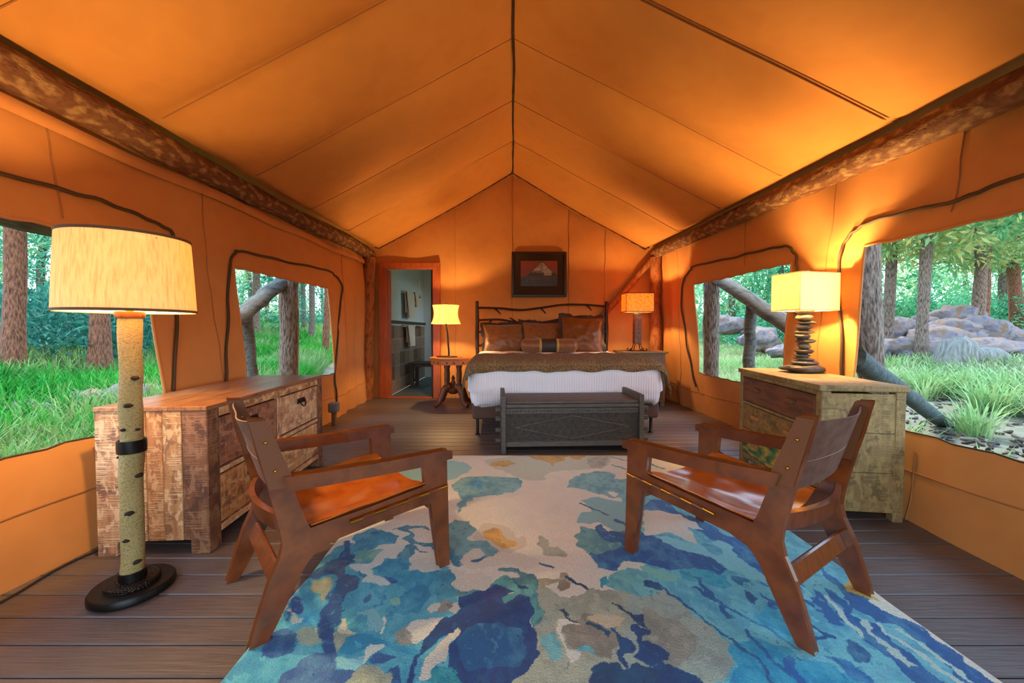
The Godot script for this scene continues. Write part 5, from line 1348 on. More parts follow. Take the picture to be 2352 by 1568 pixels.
	for i in 8:
		var an := TAU * (i + 0.5) / 8; var rp := []
		for q in pr: rp.append(Vector3(cos(an) * (q.x + 0.001), q.y, sin(an) * (q.x + 0.001)))
		var rs := S(); tube(rs, rp, 0.0025, 5); put(rs, "panel_seam", M.silk_shade, ss)
	var fn := S(); lathe(fn, [Vector2(0.006, 0.71), Vector2(0.006, 0.735), Vector2(0.014, 0.745), Vector2(0.0, 0.765)], 10); put(fn, "finial", M.bed_iron, a)
	var spa := S(); tube(spa, [Vector3(-0.185, 0.722, 0), Vector3(0.185, 0.722, 0)], 0.002, 5); put(spa, "shade_spider", M.bed_iron, ss)
	lit(a, Vector3(0, 0.6, 0), LAMP_BED)
	# lamp with a dark square column and hide shade
	var r := thing("table_lamp", "small table lamp with dark square column and boxy amber hide shade on the nightstand", "table lamp", Vector3(1.79, 0.77, -5.7), 0)
	for sx in [-1, 1]:
		for sz in [-1, 1]:
			var pts2 := path([Vector3(sx * 0.03, 0.1, sz * 0.03), Vector3(sx * 0.045, 0.08, sz * 0.04), Vector3(sx * 0.06, 0.02, sz * 0.05), Vector3(sx * 0.1, 0.006, sz * 0.07), Vector3(sx * 0.12, 0.025, sz * 0.08), Vector3(sx * 0.1, 0.036, sz * 0.07)], 4)
			var fs := S(); tube(fs, pts2, 0.006, 6); put(fs, "foot", M.iron, r)
	var cs := S(); box(cs, Vector3(0, 0.31, 0), Vector3(0.1, 0.42, 0.1), 0.006); put(cs, "column", M.chest_brown, r)
	var ct := S(); box(ct, Vector3(0, 0.52, 0), Vector3(0.11, 0.012, 0.11), 0.003); put(ct, "column_cap", M.iron, r)
	var hs2 := S(); var ww := 0.195; var dd := 0.12
	for q in [[Vector3(0, 0.685, dd), Vector3(ww * 2, 0.26, 0.003)], [Vector3(0, 0.685, -dd), Vector3(ww * 2, 0.26, 0.003)], [Vector3(ww, 0.685, 0), Vector3(0.003, 0.26, dd * 2)], [Vector3(-ww, 0.685, 0), Vector3(0.003, 0.26, dd * 2)]]: box(hs2, q[0], q[1], 0.001)
	var hsn := put(hs2, "lamp_shade", M.hide_shade, r)
	for q in [0.555, 0.815]:
		var e := S()
		for v in [[Vector3(0, q, dd), Vector3(ww * 2 + 0.02, 0.012, 0.012)], [Vector3(0, q, -dd), Vector3(ww * 2 + 0.02, 0.012, 0.012)], [Vector3(ww, q, 0), Vector3(0.012, 0.012, dd * 2 + 0.02)], [Vector3(-ww, q, 0), Vector3(0.012, 0.012, dd * 2 + 0.02)]]: box(e, v[0], v[1], 0.003)
		put(e, "shade_frame", M.shade_trim, hsn)
	for sx in [-1, 1]: for sz in [-1, 1]: var e := S(); box(e, Vector3(sx * ww, 0.685, sz * dd), Vector3(0.008, 0.26, 0.008), 0.002); put(e, "shade_rib", M.shade_trim, hsn)
	var sst := S(); tube(sst, [Vector3(0, 0.52, 0), Vector3(0, 0.65, 0)], 0.008, 8); put(sst, "bulb_holder", M.brass, r)
	lit(r, Vector3(0, 0.69, 0), LAMP_BED * 0.8)

const LAMP_FLOOR := 1.55
const LAMP_STONE := 2.8
const LAMP_BED := 1.5

# ------------------------------------------------------------------ lounge chairs
func build_chairs():
	var c := thing("lounge_chair", "brown wooden lounge chair with tan leather sling, in front of the whitewashed dresser", "armchair", Vector3(-0.757, 0, -1.714), 131.5)
	var V := func(a: Array) -> Array:
		var o := []
		for k in range(0, a.size(), 2): o.append(Vector2(a[k], a[k + 1]))
		return o
	var rear := [0.680, 0.772, 0.712, 0.775, 0.690, 0.66, 0.664, 0.557, 0.645, 0.47, 0.628, 0.39, 0.622, 0.335, 0.634, 0.285, 0.666, 0.215, 0.700, 0.11, 0.732, 0.0, 0.702, 0.0, 0.660, 0.072, 0.622, 0.142, 0.578, 0.228, 0.555, 0.263, 0.528, 0.287, 0.47, 0.307, 0.47, 0.372, 0.547, 0.366, 0.565, 0.41, 0.602, 0.53]
	var front := [-0.012, 0.0, 0.022, 0.0, 0.05, 0.2, 0.066, 0.325, 0.075, 0.34, 0.11, 0.336, 0.11, 0.405, 0.09, 0.412, 0.098, 0.5, 0.094, 0.518, 0.0, 0.518, -0.002, 0.4, -0.004, 0.38]
	var rail := [0.09, 0.337, 0.28, 0.324, 0.49, 0.304, 0.49, 0.371, 0.3, 0.386, 0.09, 0.407]
	var arm := [-0.018, 0.514, -0.018, 0.534, 0.0, 0.54, 0.3, 0.548, 0.5, 0.558, 0.618, 0.568, 0.606, 0.532, 0.5, 0.524, 0.3, 0.514, 0.1, 0.506]
	for sd in [-1.0, 1.0]:
		var dirv := Vector3(sd * (0.258 - 0.285), 0, -0.717).normalized()
		var lat := dirv.cross(Vector3.UP)
		var xf := Transform3D(Basis(dirv, Vector3.UP, lat), Vector3(sd * 0.285, 0, 0.358))
		var s1 := S(); extrude(s1, V.call(rear), 0.034, xf, 0.007); put(s1, "rear_leg", M.teak, c)
		var s2 := S(); extrude(s2, V.call(front), 0.033, xf, 0.006); put(s2, "front_leg", M.teak, c)
		var s3 := S(); extrude(s3, V.call(rail), 0.031, xf, 0.005); var rl := put(s3, "side_rail", M.teak, c)
		var s4 := S(); extrude(s4, V.call(arm), 0.05, Transform3D(xf.basis, xf * Vector3(0, 0, 0.006 * sd)), 0.008); put(s4, "armrest", M.teak, c)
		# turned dowel with brass sleeves on the outside of the rail, which holds the leather
		for k in 9:
			var a := -0.005 + 0.046 * k; var b := a + 0.046
			var ya := 0.388 - 0.085 * a; var yb := 0.388 - 0.085 * b
			var z0: float = 0.021 * sd * (1.0 if lat.x * sd > 0 else -1.0) * sd
			var st := S(); tube(st, [xf * Vector3(a, ya, z0), xf * Vector3(b, yb, z0)], 0.0085 if k % 2 else 0.0078, 10)
			put(st, "brass_sleeve" if k % 2 == 0 else "dowel", M.brass if k % 2 == 0 else M.teak, rl)
		var s5 := S()      # leather sleeve over the back post
		extrude(s5, V.call([0.592, 0.54, 0.660, 0.545, 0.712, 0.768, 0.674, 0.768]), 0.042, xf, 0.006); put(s5, "back_sleeve", M.leather_edge, c)
		for y in [0.6, 0.7]:
			var rv := S(); var ss: float = 0.64 + (y - 0.57) * 0.26
			for e in [-1, 1]: ball(rv, xf * Vector3(ss, y, e * 0.022), Vector3(0.006, 0.006, 0.006), 0, 8)
			put(rv, "rivet", M.brass, c)
	# leather seat slung between the rails
	var st := S()
	sheet(st, func(u, v):
		var s := lerpf(0.075, 0.535, v); var hw := lerpf(0.285, 0.258, s / 0.717) - 0.004
		var a: float = u * 2 - 1
		var y := 0.413 - 0.09 * (s - 0.09) - 0.062 * (1 - pow(absf(a), 2.2)) * (0.75 + 0.25 * sin(PI * v)) + 0.003 * nz.get_noise_2d(u * 4, v * 4)
		return Vector3(a * hw, y, 0.358 - s + 0.012 * (1 - a * a) * (1 if v < 0.5 else -1) * absf(v - 0.5) * 2), 30, 24, 0.005)
	var seat := put(st, "seat", M.leather, c)
	for v in [0.36, 0.68]:
		var pts := []
		for k in 21:
			var a := k / 10.0 - 1; var s := lerpf(0.075, 0.535, v); var hw := lerpf(0.285, 0.258, s / 0.717) - 0.01
			pts.append(Vector3(a * hw, 0.413 - 0.09 * (s - 0.09) - 0.062 * (1 - pow(absf(a), 2.2)) * (0.75 + 0.25 * sin(PI * v)) + 0.0005, 0.358 - s))
		var q := S(); tube(q, pts, 0.0018, 5); put(q, "crease", M.leather_edge, seat)
	# leather back
	var bf = func(u: float, v: float) -> Vector3:
		var a := u * 2 - 1; var s := lerpf(0.612, 0.688, v); var hw := lerpf(0.285, 0.258, s / 0.717) - 0.008
		var dip := 0.016 * (1 - a * a) * smoothstep(0.6, 1.0, v)
		return Vector3(a * hw, lerpf(0.50, 0.765, v) - dip, 0.358 - s - 0.03 * (1 - a * a) + 0.006 * sin(a * 5) * smoothstep(0.7, 1.0, v))
	var sb := S(); sheet(sb, bf, 24, 16, -0.005); var bk := put(sb, "backrest", M.leather_back, c)
	for v in [0.4]:
		var pts := []
		for k in 21: pts.append(bf.call(k / 20.0, v) + Vector3(0, 0, -0.006))
		var q := S(); tube(q, pts, 0.0015, 5); put(q, "crease", M.leather_edge, bk)
	# curved cross rail below the back, flat stretcher between the rear legs, rail between the front legs
	var cr := S()
	sheet(cr, func(u, v):
		var a: float = u * 2 - 1
		return Vector3(a * 0.258, lerpf(0.365, 0.43, v), 0.358 - 0.612 - 0.055 * (1 - a * a) - 0.012 * v), 20, 4, 0.02)
	put(cr, "curved_rail", M.teak, c)
	var lo := S(); box(lo, Vector3(0, 0.2, 0.358 - 0.635), Vector3(0.515, 0.07, 0.02), 0.006, Basis(Vector3.RIGHT, deg_to_rad(24))); put(lo, "stretcher", M.teak, c)
	var fr := S(); box(fr, Vector3(0, 0.31, 0.358 - 0.05), Vector3(0.55, 0.05, 0.022), 0.005); put(fr, "front_rail", M.teak, c)
	copy_of(c, Vector3(0.990, 0.013, -1.702), -147.0, "brown wooden lounge chair seen from behind, beside the painted chest of drawers")
	c.set_meta("group", "pair of leather lounge chairs"); get_node("lounge_chair_001").set_meta("group", "pair of leather lounge chairs")

# ------------------------------------------------------------------ picture and small things
func build_small():
	var p := thing("framed_picture", "dark framed photograph of a tent opening on a meadow, hung above the bed", "picture", Vector3(0.419, 1.925, -6.2), 0)
	for q in [[Vector3(0, 0.33, 0), Vector3(0.85, 0.04, 0.03)], [Vector3(0, -0.33, 0), Vector3(0.85, 0.04, 0.03)], [Vector3(-0.405, 0, 0), Vector3(0.04, 0.62, 0.03)], [Vector3(0.405, 0, 0), Vector3(0.04, 0.62, 0.03)]]:
		var st := S(); box(st, q[0], q[1], 0.005); put(st, "frame", M.frame_dark, p)
	var mb := S(); box(mb, Vector3(0, 0, -0.006), Vector3(0.78, 0.63, 0.008), 0.001); put(mb, "mat_board", M.mat_board, p)
	# the print: dusk sky and meadow seen through a triangular tent door
	var im := Image.create(256, 180, false, Image.FORMAT_RGB8)
	var n := FastNoiseLite.new(); n.frequency = 0.02; n.seed = 8
	for y in 180:
		for x in 256:
			var hw := (y - 4) * 1.02 if y < 150 else 256.0
			var c := Color("#8a4420").lerp(Color("#6a2e14"), y / 180.0)
			if absf(x - 148) < hw:
				var treeline := 82.0 + 10.0 * n.get_noise_2d(x * 5.0, 0) - (14.0 if x < 140 and int(x / 5) % 2 else 0.0)
				if y < treeline: c = Color("#b8a88a").lerp(Color("#7c8078"), clampf(0.5 + n.get_noise_2d(x * 0.7, y * 3.0) * 1.4, 0, 1))
				elif y < 104 and x > 160 and x < 215: c = Color("#8e8878")
				elif y < 112: c = Color("#3a2c14")
				else: c = Color("#4a3c16").lerp(Color("#2c1a0a"), clampf(0.5 + n.get_noise_2d(x * 2.0, y * 4.0) + (y - 140) / 60.0, 0, 1))
			elif y > 112: c = Color("#4a3216").lerp(Color("#2c160a"), clampf((y - 112) / 60.0, 0, 1))
			if absf(absf(x - 148) - hw) < 2.2: c = Color("#3a1c0c")
			if absf(x - 146) < 1.3 and y > 8 and y < 112: c = Color("#4a4438")
			im.set_pixel(x, y, c)
	var pm := StandardMaterial3D.new(); pm.resource_name = "print"; pm.albedo_texture = itex(im); pm.roughness = 0.35
	var st := S()
	st.set_smooth_group(-1)
	for q in [[-0.285, -0.18, 0, 1], [-0.285, 0.21, 0, 0], [0.285, 0.21, 1, 0], [-0.285, -0.18, 0, 1], [0.285, 0.21, 1, 0], [0.285, -0.18, 1, 1]]:
		st.set_uv(Vector2(q[2], q[3])); st.add_vertex(Vector3(q[0], q[1], 0.0))
	put(st, "print", pm, p)
	# grey power box on its stub by the left wall, cord along the floor, paper tag
	var b := thing("power_box", "small grey plastic outlet box on a short post beside the dresser's far end", "outlet box", Vector3(-2.0, 0, -4.45), 0)
	var b1 := S(); box(b1, Vector3(0, 0.2, 0), Vector3(0.1, 0.11, 0.09), 0.01); put(b1, "box", M.grey_plastic, b)
	var b2 := S(); box(b2, Vector3(0.0, 0.205, 0.05), Vector3(0.075, 0.085, 0.016), 0.005); put(b2, "cover", M.grey_plastic, b)
	var b3 := S(); box(b3, Vector3(0, 0.075, 0), Vector3(0.045, 0.15, 0.045), 0.004); put(b3, "post", M.night_wood, b)
	var cp := []
	for k in 20: var z := lerpf(-0.9, -2.1, k / 19.0); cp.append(Vector3(wall_x(-1, 0.0, z) + 0.05 + 0.02 * sin(k * 0.8), 0.007, z))
	var cs := S(); tube(cs, cp, 0.005, 6)
	tag(put(cs, "floor_cable", M.cable), "dark power cord lying along the foot of the left canvas wall", "cord")
	var pc := S(); var cpts := path([Vector3(2.2, 0.765, -2.98), Vector3(2.26, 0.765, -3.02), Vector3(2.3, 0.75, -3.1), Vector3(2.32, 0.4, -3.25)], 6); tube(pc, cpts, 0.003, 5)
	tag(put(pc, "lamp_cord", M.cable), "thin lamp cord trailing off the back of the painted chest", "cord")
	var cst := S(); lathe(cst, [Vector2(0, 0.0), Vector2(0.045, 0.0), Vector2(0.045, 0.006), Vector2(0, 0.006)], 16)
	tag(put(cst, "coaster", M.carved_brown, self, Vector3(-0.72, 0.684, -5.5)), "thin round coaster on the octagonal side table", "coaster")

# ------------------------------------------------------------------ the woods outside
func ground_y(x: float, z: float) -> float:
	var d := maxf(0.0, absf(x) - 2.7)
	var y := -0.25 + minf(d, 30.0) * (0.085 if x < 0 else 0.052)
	if z < -8.0: y += minf(-8.0 - z, 30.0) * (0.03 if x < 0 else 0.012) * clampf(d / 4.0, 0, 1)
	return y + 0.1 * nz.get_noise_2d(x * 0.25, z * 0.25) * clampf(d, 0, 1)

func cluster(n: int, size: float, long: float) -> ArrayMesh:      # a spray of leaves or needles
	var st := S(); var r := RandomNumberGenerator.new(); r.seed = n * 7 + int(long * 100)
	for k in n:
		var d := Vector3(r.randf_range(-1, 1), r.randf_range(-1, 1), r.randf_range(-1, 1)).normalized()
		var p := d * r.randf_range(0.1, 1.0) * size
		var t := (d + Vector3(r.randf_range(-0.6, 0.6), r.randf_range(-0.9, 0.3), r.randf_range(-0.6, 0.6))).normalized()
		var s := t.cross(Vector3(r.randf_range(-1, 1), 1, r.randf_range(-1, 1))).normalized()
		var l := size * long * r.randf_range(0.6, 1.0); var w := l * (0.32 if long > 0.5 else 0.5)
		quad(st, p, p + t * l * 0.5 + s * w * 0.5, p + t * l, p + t * l * 0.5 - s * w * 0.5)
	st.generate_normals()
	return st.commit()

func multi(called: String, mesh: Mesh, m: Material, xs: Array, cols: Array, parent: Node) -> MultiMeshInstance3D:
	var mm := MultiMesh.new(); mm.transform_format = MultiMesh.TRANSFORM_3D; mm.use_colors = true
	mm.mesh = mesh; mm.instance_count = xs.size()
	for k in xs.size():
		mm.set_instance_transform(k, xs[k]); mm.set_instance_color(k, cols[k])
	var o := MultiMeshInstance3D.new(); o.multimesh = mm; o.material_override = m
	o.name = numbered(called, parent); parent.add_child(o, true); o.set_meta("kind", "stuff")
	return o

func lin(a: String, b: String) -> Color:
	return Color(a).lerp(Color(b), rng.randf()).srgb_to_linear()

const ORD := ["first", "second", "third", "fourth", "fifth", "sixth", "seventh", "eighth", "ninth", "tenth"]
var leafy: ArrayMesh
var needly: ArrayMesh

func trunk(o: Node3D, pts: Array, r0: float, r1: float, m: String, sides := 14):
	var pp := path(pts, 7); var rad := []
	for k in pp.size(): rad.append(lerpf(r0, r1, float(k) / pp.size()) * (1.0 + 0.35 * maxf(0.0, 1.0 - k / 3.0)))
	var st := S(); tube(st, pp, rad, sides, true, 0.14, r0 * 50 + pts[0].x)
	put(st, "trunk", M[m], o)

func crown(o: Node3D, c: Vector3, r: Vector3, n: int, size: float, ca: String, cb: String, kind: ArrayMesh, called := "foliage"):
	var xs := []; var cols := []
	for k in n:
		var d := Vector3(rng.randf_range(-1, 1), rng.randf_range(-1, 1), rng.randf_range(-1, 1))
		if d.length() > 1: d = d.normalized() * rng.randf_range(0.6, 1.0)
		var s := size * rng.randf_range(0.6, 1.3)
		xs.append(Transform3D(Basis.from_euler(Vector3(rng.randf() * 6, rng.randf() * 6, rng.randf() * 6)) * Basis.from_scale(Vector3.ONE * s), c + d * r))
		cols.append(lin(ca, cb))
	multi(called, kind, M.leaf, xs, cols, o)

func tree(called: String, label: String, group: String, x: float, z: float, h: float, r: float, bark: String, lean := Vector2.ZERO, crowns := [], cat := "tree"):
	var o := thing(called, label, cat, Vector3(x, ground_y(x, z) - 0.05, z), 0, group)
	var b := Vector3(rng.randf_range(-0.12, 0.12), 0, rng.randf_range(-0.12, 0.12))
	trunk(o, [Vector3.ZERO, Vector3(lean.x * 0.4, h * 0.3, lean.y * 0.4) + b, Vector3(lean.x * 0.7, h * 0.6, lean.y * 0.7) - b, Vector3(lean.x, h, lean.y)], r, r * 0.55, bark)
	for c in crowns:
		crown(o, c[0], c[1], c[2], c[3], c[4], c[5], needly if c.size() > 6 else leafy)
	return o

func boulder(label: String, x: float, z: float, sink: float, r: Vector3, seedv: float, m := "granite"):
	var st := S(); ball(st, Vector3.ZERO, r, 0.28, 30, seedv, Basis(Vector3.UP, seedv), 1.1)
	tag(put(st, "boulder", M[m], self, Vector3(x, ground_y(x, z) + r.y * (1.0 - sink), z)), label, "boulder", "granite boulders in the meadow")

func pole(called: String, label: String, a: Vector3, b: Vector3, r: float, m: String, grp := "log poles outside the tent"):
	var pts := []; var rad := []
	for k in 14: pts.append(a.lerp(b, k / 13.0) + Vector3(nz.get_noise_1d(k + a.x * 9), nz.get_noise_1d(k + 40 + a.z), nz.get_noise_1d(k + 90)) * 0.012); rad.append(r)
	var st := S(); tube(st, pts, rad, 14, true, 0.1, a.z * 3)
	tag(put(st, called, M[m]), label, "log pole", grp)

func build_outdoors():
	leafy = cluster(16, 0.5, 0.55); needly = cluster(26, 0.5, 0.75)
	# ground in one sheet, rising gently away from the tent
	var st := S()
	var us := []; for k in 61: us.append(lerpf(-60, 60, k / 60.0))
	var vs := []; for k in 46: vs.append(lerpf(-75, 14, k / 45.0))
	sheet(st, func(u, v): return Vector3(u, ground_y(u, v), v), 0, 0, 0.3, us, vs)
	tag(put(st, "ground", M.soil), "grassy forest ground around the tent", "ground", "", "structure")
	# grass
	var blade := S(); var r := RandomNumberGenerator.new(); r.seed = 2
	for k in 16:
		var a := r.randf() * TAU; var p := Vector3(cos(a), 0, sin(a)) * r.randf() * 0.12
		var d := Vector3(cos(a), 0, sin(a)) * r.randf_range(0.05, 0.32); var h := r.randf_range(0.5, 1.0)
		var s := Vector3(-sin(a), 0, cos(a)) * 0.0065
		var p1 := p + d * 0.25 + Vector3(0, h * 0.5, 0); var p2 := p + d * 0.65 + Vector3(0, h * 0.82, 0); var p3 := p + d + Vector3(0, h * 0.95, 0)
		quad(blade, p - s, p1 - s, p1 + s, p + s); quad(blade, p1 - s, p2 - s * 0.8, p2 + s * 0.8, p1 + s); tri(blade, p2 - s * 0.8, p3, p2 + s * 0.8)
	blade.generate_normals(); var bm := blade.commit()
	for side in [-1.0, 1.0]:
		var xs := []; var cols := []
		while xs.size() < 15000:
			var d := 0.3 + pow(rng.randf(), 2.0) * 22.0
			var x: float = side * (2.75 + d); var z := -rng.randf_range(0.1 + d * 0.45, 4.0 + d * (2.9 if side < 0 else 3.0))
			if side > 0 and d < 3.8 + 0.6 * nz.get_noise_2d(x, z) and z > -7.0 and nz.get_noise_2d(x * 1.3, z * 1.3) < 0.72: continue      # bare, littered ground beside the tent
			var s := rng.randf_range(0.45, 0.85) * (0.75 if side < 0 else 0.62)
			var lush := nz.get_noise_2d(x * 0.35, z * 0.35)
			xs.append(Transform3D(Basis(Vector3.UP, rng.randf() * TAU) * Basis.from_scale(Vector3(1.0 + d * 0.08, s, 1.0 + d * 0.08)), Vector3(x, ground_y(x, z) - 0.02, z)))
			if side < 0: cols.append(lin("#1f7a2c", "#56a83e") if lush + rng.randf_range(-0.3, 0.3) > -0.12 else lin("#8a9a62", "#74a058"))
			else: cols.append(lin("#7aa468", "#a0b47c") if lush + rng.randf_range(-0.3, 0.3) > -0.1 else lin("#b0b488", "#94a878"))
		tag(multi("meadow_grass", bm, M.grass, xs, cols, self), "tall %s outside the %s windows" % (["lush green meadow grass", "left"] if side < 0 else ["pale dry meadow grass", "right"]), "grass")
	# seed heads standing above the grass on the left
	# poles of the outer frame
	pole("log_pole", "upright bark log pole just outside the left far window", Vector3(-2.95, ground_y(-2.95, -5.25), -5.25), Vector3(-2.92, 2.1, -5.25), 0.115, "pine_bark")
	pole("log_pole", "slanting grey log pole outside the left far window, resting on the bark post", Vector3(-2.98, 1.78, -5.35), Vector3(-2.92, 1.12, -4.12), 0.085, "grey_log")
	pole("log_pole", "short grey upright log pole under the slanting log, left far window", Vector3(-2.92, -0.25, -4.5), Vector3(-2.95, 1.3, -4.42), 0.07, "grey_log")
	pole("log_pole", "level grey log pole crossing the top of the left near window", Vector3(-2.5, 1.68, -0.4), Vector3(-2.62, 1.66, -3.2), 0.07, "grey_log")
	pole("log_pole", "upright bark log pole outside the right far window", Vector3(3.0, ground_y(3, -6), -6.0), Vector3(3.0, 2.1, -6.0), 0.11, "pine_bark_grey")
	pole("log_pole", "slanting grey log pole crossing the right far window behind the stone lamp", Vector3(3.0, 1.95, -6.1), Vector3(3.06, 0.86, -3.85), 0.088, "grey_log")
	pole("log_pole", "short grey upright log pole in the middle of the right far window", Vector3(3.05, -0.25, -5.1), Vector3(3.05, 1.46, -5.1), 0.068, "grey_log")
	pole("log_pole", "dark fallen log pole sloping from the tent to the ground, right near window", Vector3(2.51, 0.88, -2.93), Vector3(5.75, -0.2, -5.2), 0.074, "dark_log")
	# leaning pine hard against the right near window
	var lt := thing("pine_tree", "grey pine trunk at the left edge of the right near window, flared foot", "tree", Vector3(3.7, ground_y(3.7, -4.15) - 0.05, -4.15))
	trunk(lt, [Vector3(0.22, 0, 0), Vector3(0.13, 0.55, 0), Vector3(0.02, 1.2, 0), Vector3(-0.04, 3.0, 0), Vector3(-0.2, 7.0, 0.2)], 0.135, 0.09, "pine_bark_grey")
	crown(lt, Vector3(-0.2, 7.0, 0.2), Vector3(1.4, 1.0, 1.4), 120, 0.8, "#3f7a50", "#6c9c60", needly)
	# pines on the right: x from the picture's bearing at each depth
	var right := [[2035, 10.0, 0.125, "pine_bark_grey", 0.0, "first pine left of the boulder heap, straight grey trunk"], [2118, 9.0, 0.115, "pine_bark_grey", 0.45, "bent grey pine rising in front of the boulder heap"], [2236, 11.5, 0.15, "pine_bark", -0.2, "brown pine rising from the right part of the boulder heap"], [2256, 12.6, 0.15, "pine_bark_red", 0.1, "dark reddish pine just behind the brown one at the boulder heap"], [2300, 17.0, 0.13, "pine_bark_grey", 0.1, "thin pale pine far behind the boulder heap"], [2342, 15.0, 0.2, "pine_bark_red", -0.5, "reddish pine at the far right of the near right window"]]
	for q in right:
		var z: float = -q[1]; var x: float = (q[0] - 1176.0) / 915.0 * q[1]
		tree("pine_tree", q[5], "", x, z, 10.0, q[2], q[3], Vector2(q[4], 0), [[Vector3(q[4] * 0.7, 5.6, 0), Vector3(2.4, 2.4, 2.4), 170, 0.9, "#2f8a5c", "#78b070", 1], [Vector3(q[4] * 0.4, 3.4, 0), Vector3(1.3, 0.8, 1.3), 60, 0.55, "#5c9a60", "#c0b060", 1]])
	# the wood's edge on the right
	for k in 16:
		var z := -rng.randf_range(15, 28); var ang := lerpf(0.44, 0.74, (k + rng.randf()) / 6.0) if k < 6 else lerpf(0.88, 1.65, (k - 6 + rng.randf()) / 10.0); var x := -z * ang
		var h := rng.randf_range(6.5, 9.5)
		var ca: String = ["#1f7a55", "#2a8f62", "#4ea06c", "#7ab478"][k % 4]; var cb: String = ["#4ea882", "#62b48a", "#8cc48a", "#b8cc80"][k % 4]
		tree("forest_tree", "%s of %s green trees at the wood's edge, counted from left, right %s window" % [ORD[k if k < 6 else k - 6], "six" if k < 6 else "ten", "far" if k < 6 else "near"], "trees at the right wood's edge", x, z, h, 0.14, "pine_bark_grey", Vector2(rng.randf_range(-0.4, 0.4), 0), [[Vector3(0, h * 0.3, 0), Vector3(2.1, h * 0.3, 2.1), 180, 1.0, ca, cb], [Vector3(0.3, h * 0.68, 0), Vector3(1.6, h * 0.3, 1.6), 90, 0.9, ca, cb]])
	for k in 10:
		var z := -rng.randf_range(13.5, 22); var x := -z * (lerpf(0.48, 0.7, (k + rng.randf()) / 3.0) if k < 3 else lerpf(0.9, 1.45, (k - 3 + rng.randf()) / 7.0))
		var o := thing("bush", "%s of the low green bushes counted from the left, right %s window" % [ORD[k if k < 3 else k - 3], "far" if k < 3 else "near"], "bush", Vector3(x, ground_y(x, z), z), 0, "bushes at the right wood's edge")
		trunk(o, [Vector3.ZERO, Vector3(0, 0.3, 0), Vector3(0.05, 0.6, 0), Vector3(0, 0.9, 0)], 0.05, 0.02, "pine_bark", 8)
		crown(o, Vector3(0, 0.9, 0), Vector3(1.3, 0.9, 1.3), 150, 0.7, "#2a8f62", "#7cc094", leafy)
	# boulders, stump
	var bl := [[2060, 752, 78, 40, 11.0, "grey boulder at the left end of the heap"], [2120, 745, 60, 46, 11.3, "round grey boulder in the cleft behind the bent pine"], [2197, 728, 100, 50, 11.8, "topmost boulder of the heap, warm grey"], [2185, 757, 120, 46, 10.8, "rust stained boulder in the middle of the heap"], [2262, 768, 125, 78, 10.9, "largest pale boulder at the right of the heap"], [2155, 776, 120, 50, 10.3, "lilac grey boulder at the front of the heap"], [2080, 797, 140, 50, 9.6, "low pale boulder slab at the heap's left foot"], [2245, 795, 190, 40, 9.7, "low flat boulder at the heap's right foot"], [2010, 800, 60, 40, 9.5, "small boulder at the far left foot of the heap"], [1668, 742, 70, 34, 14.0, "pale boulder behind the grey upright pole, right far window"], [1745, 775, 85, 42, 11.5, "rough grey boulder in the grass beside the stone lamp's shade"], [1735, 762, 60, 24, 13.5, "boulder half hidden behind the slanting pole"], [1800, 805, 60, 24, 9.0, "low boulder sunk in the grass right of the stone lamp's shade"]]
	var bi := 0
	for q in bl:
		var z: float = -q[4]; var x: float = (q[0] - 1176.0) / 915.0 * q[4]; var s: float = q[4] / 915.0
		var y: float = 1.07 + (757.0 - q[1]) * s
		var st2 := S(); ball(st2, Vector3.ZERO, Vector3(q[2] * s * 0.5, q[3] * s * 0.62, q[2] * s * 0.42), 0.26, 30, bi * 3.7, Basis(Vector3.UP, 0.3 * sin(bi * 2.0)), 1.1)
		tag(put(st2, "boulder", M.granite, self, Vector3(x, y - q[3] * s * 0.12, z)), q[5], "boulder", "granite boulders in the meadow")
		bi += 1
	var sp := S(); var sz := -8.2; var sx := (2190.0 - 1176.0) / 915.0 * 8.2
	tube(sp, [Vector3(0, -0.35, 0), Vector3(0.02, 0.1, 0), Vector3(0.05, 0.34, 0.02), Vector3(0.04, 0.42, 0)], [0.36, 0.3, 0.27, 0.16], 16, true, 0.16, 4.0)
	tag(put(sp, "tree_stump", M.stump_wood, self, Vector3(sx, 0.48, sz)), "weathered grey tree stump in the grass before the boulder heap", "stump")
	var sl := S(); tube(sl, [Vector3(0.1, 0.05, 0.05), Vector3(0.75, 0.0, 0.1), Vector3(0.95, -0.06, 0.1)], [0.2, 0.22, 0.14], 12, true, 0.14, 9.0)
	tag(put(sl, "fallen_log", M.stump_wood, self, Vector3(sx, 0.5, sz)), "short grey log lying against the stump before the boulder heap", "log")
	# wood chips and litter on the bare ground
	var chip := S(); box(chip, Vector3.ZERO, Vector3(0.09, 0.02, 0.03), 0.006); chip.generate_normals()
	var cx := []; var cc := []
	for k in 1500:
		var x := rng.randf_range(2.9, 7.0); var z := -rng.randf_range(1.0, 7.0)
		cx.append(Transform3D(Basis.from_euler(Vector3(rng.randf(), rng.randf() * 6, rng.randf() * 0.6)) * Basis.from_scale(Vector3.ONE * rng.randf_range(0.5, 1.6)), Vector3(x, ground_y(x, z) + 0.01, z))); cc.append(lin("#3c342e", "#948c7c"))
	tag(multi("wood_chips", chip.commit(), M.grass, cx, cc, self), "wood chips and twigs strewn on the bare ground by the right near window", "litter")
	# far tent among the trees
	var ft := thing("far_tent", "distant tan canvas tent among the trees, right far window", "tent", Vector3(20.6, 1.1, -32), -8)
	var t1 := S(); extrude(t1, [Vector2(-3, 0), Vector2(3, 0), Vector2(3, 1.7), Vector2(0, 2.7), Vector2(-3, 1.7)], 5.0, Transform3D(Basis(Vector3.UP, PI / 2), Vector3.ZERO), 0.05); put(t1, "canvas_body", M.far_canvas, ft)
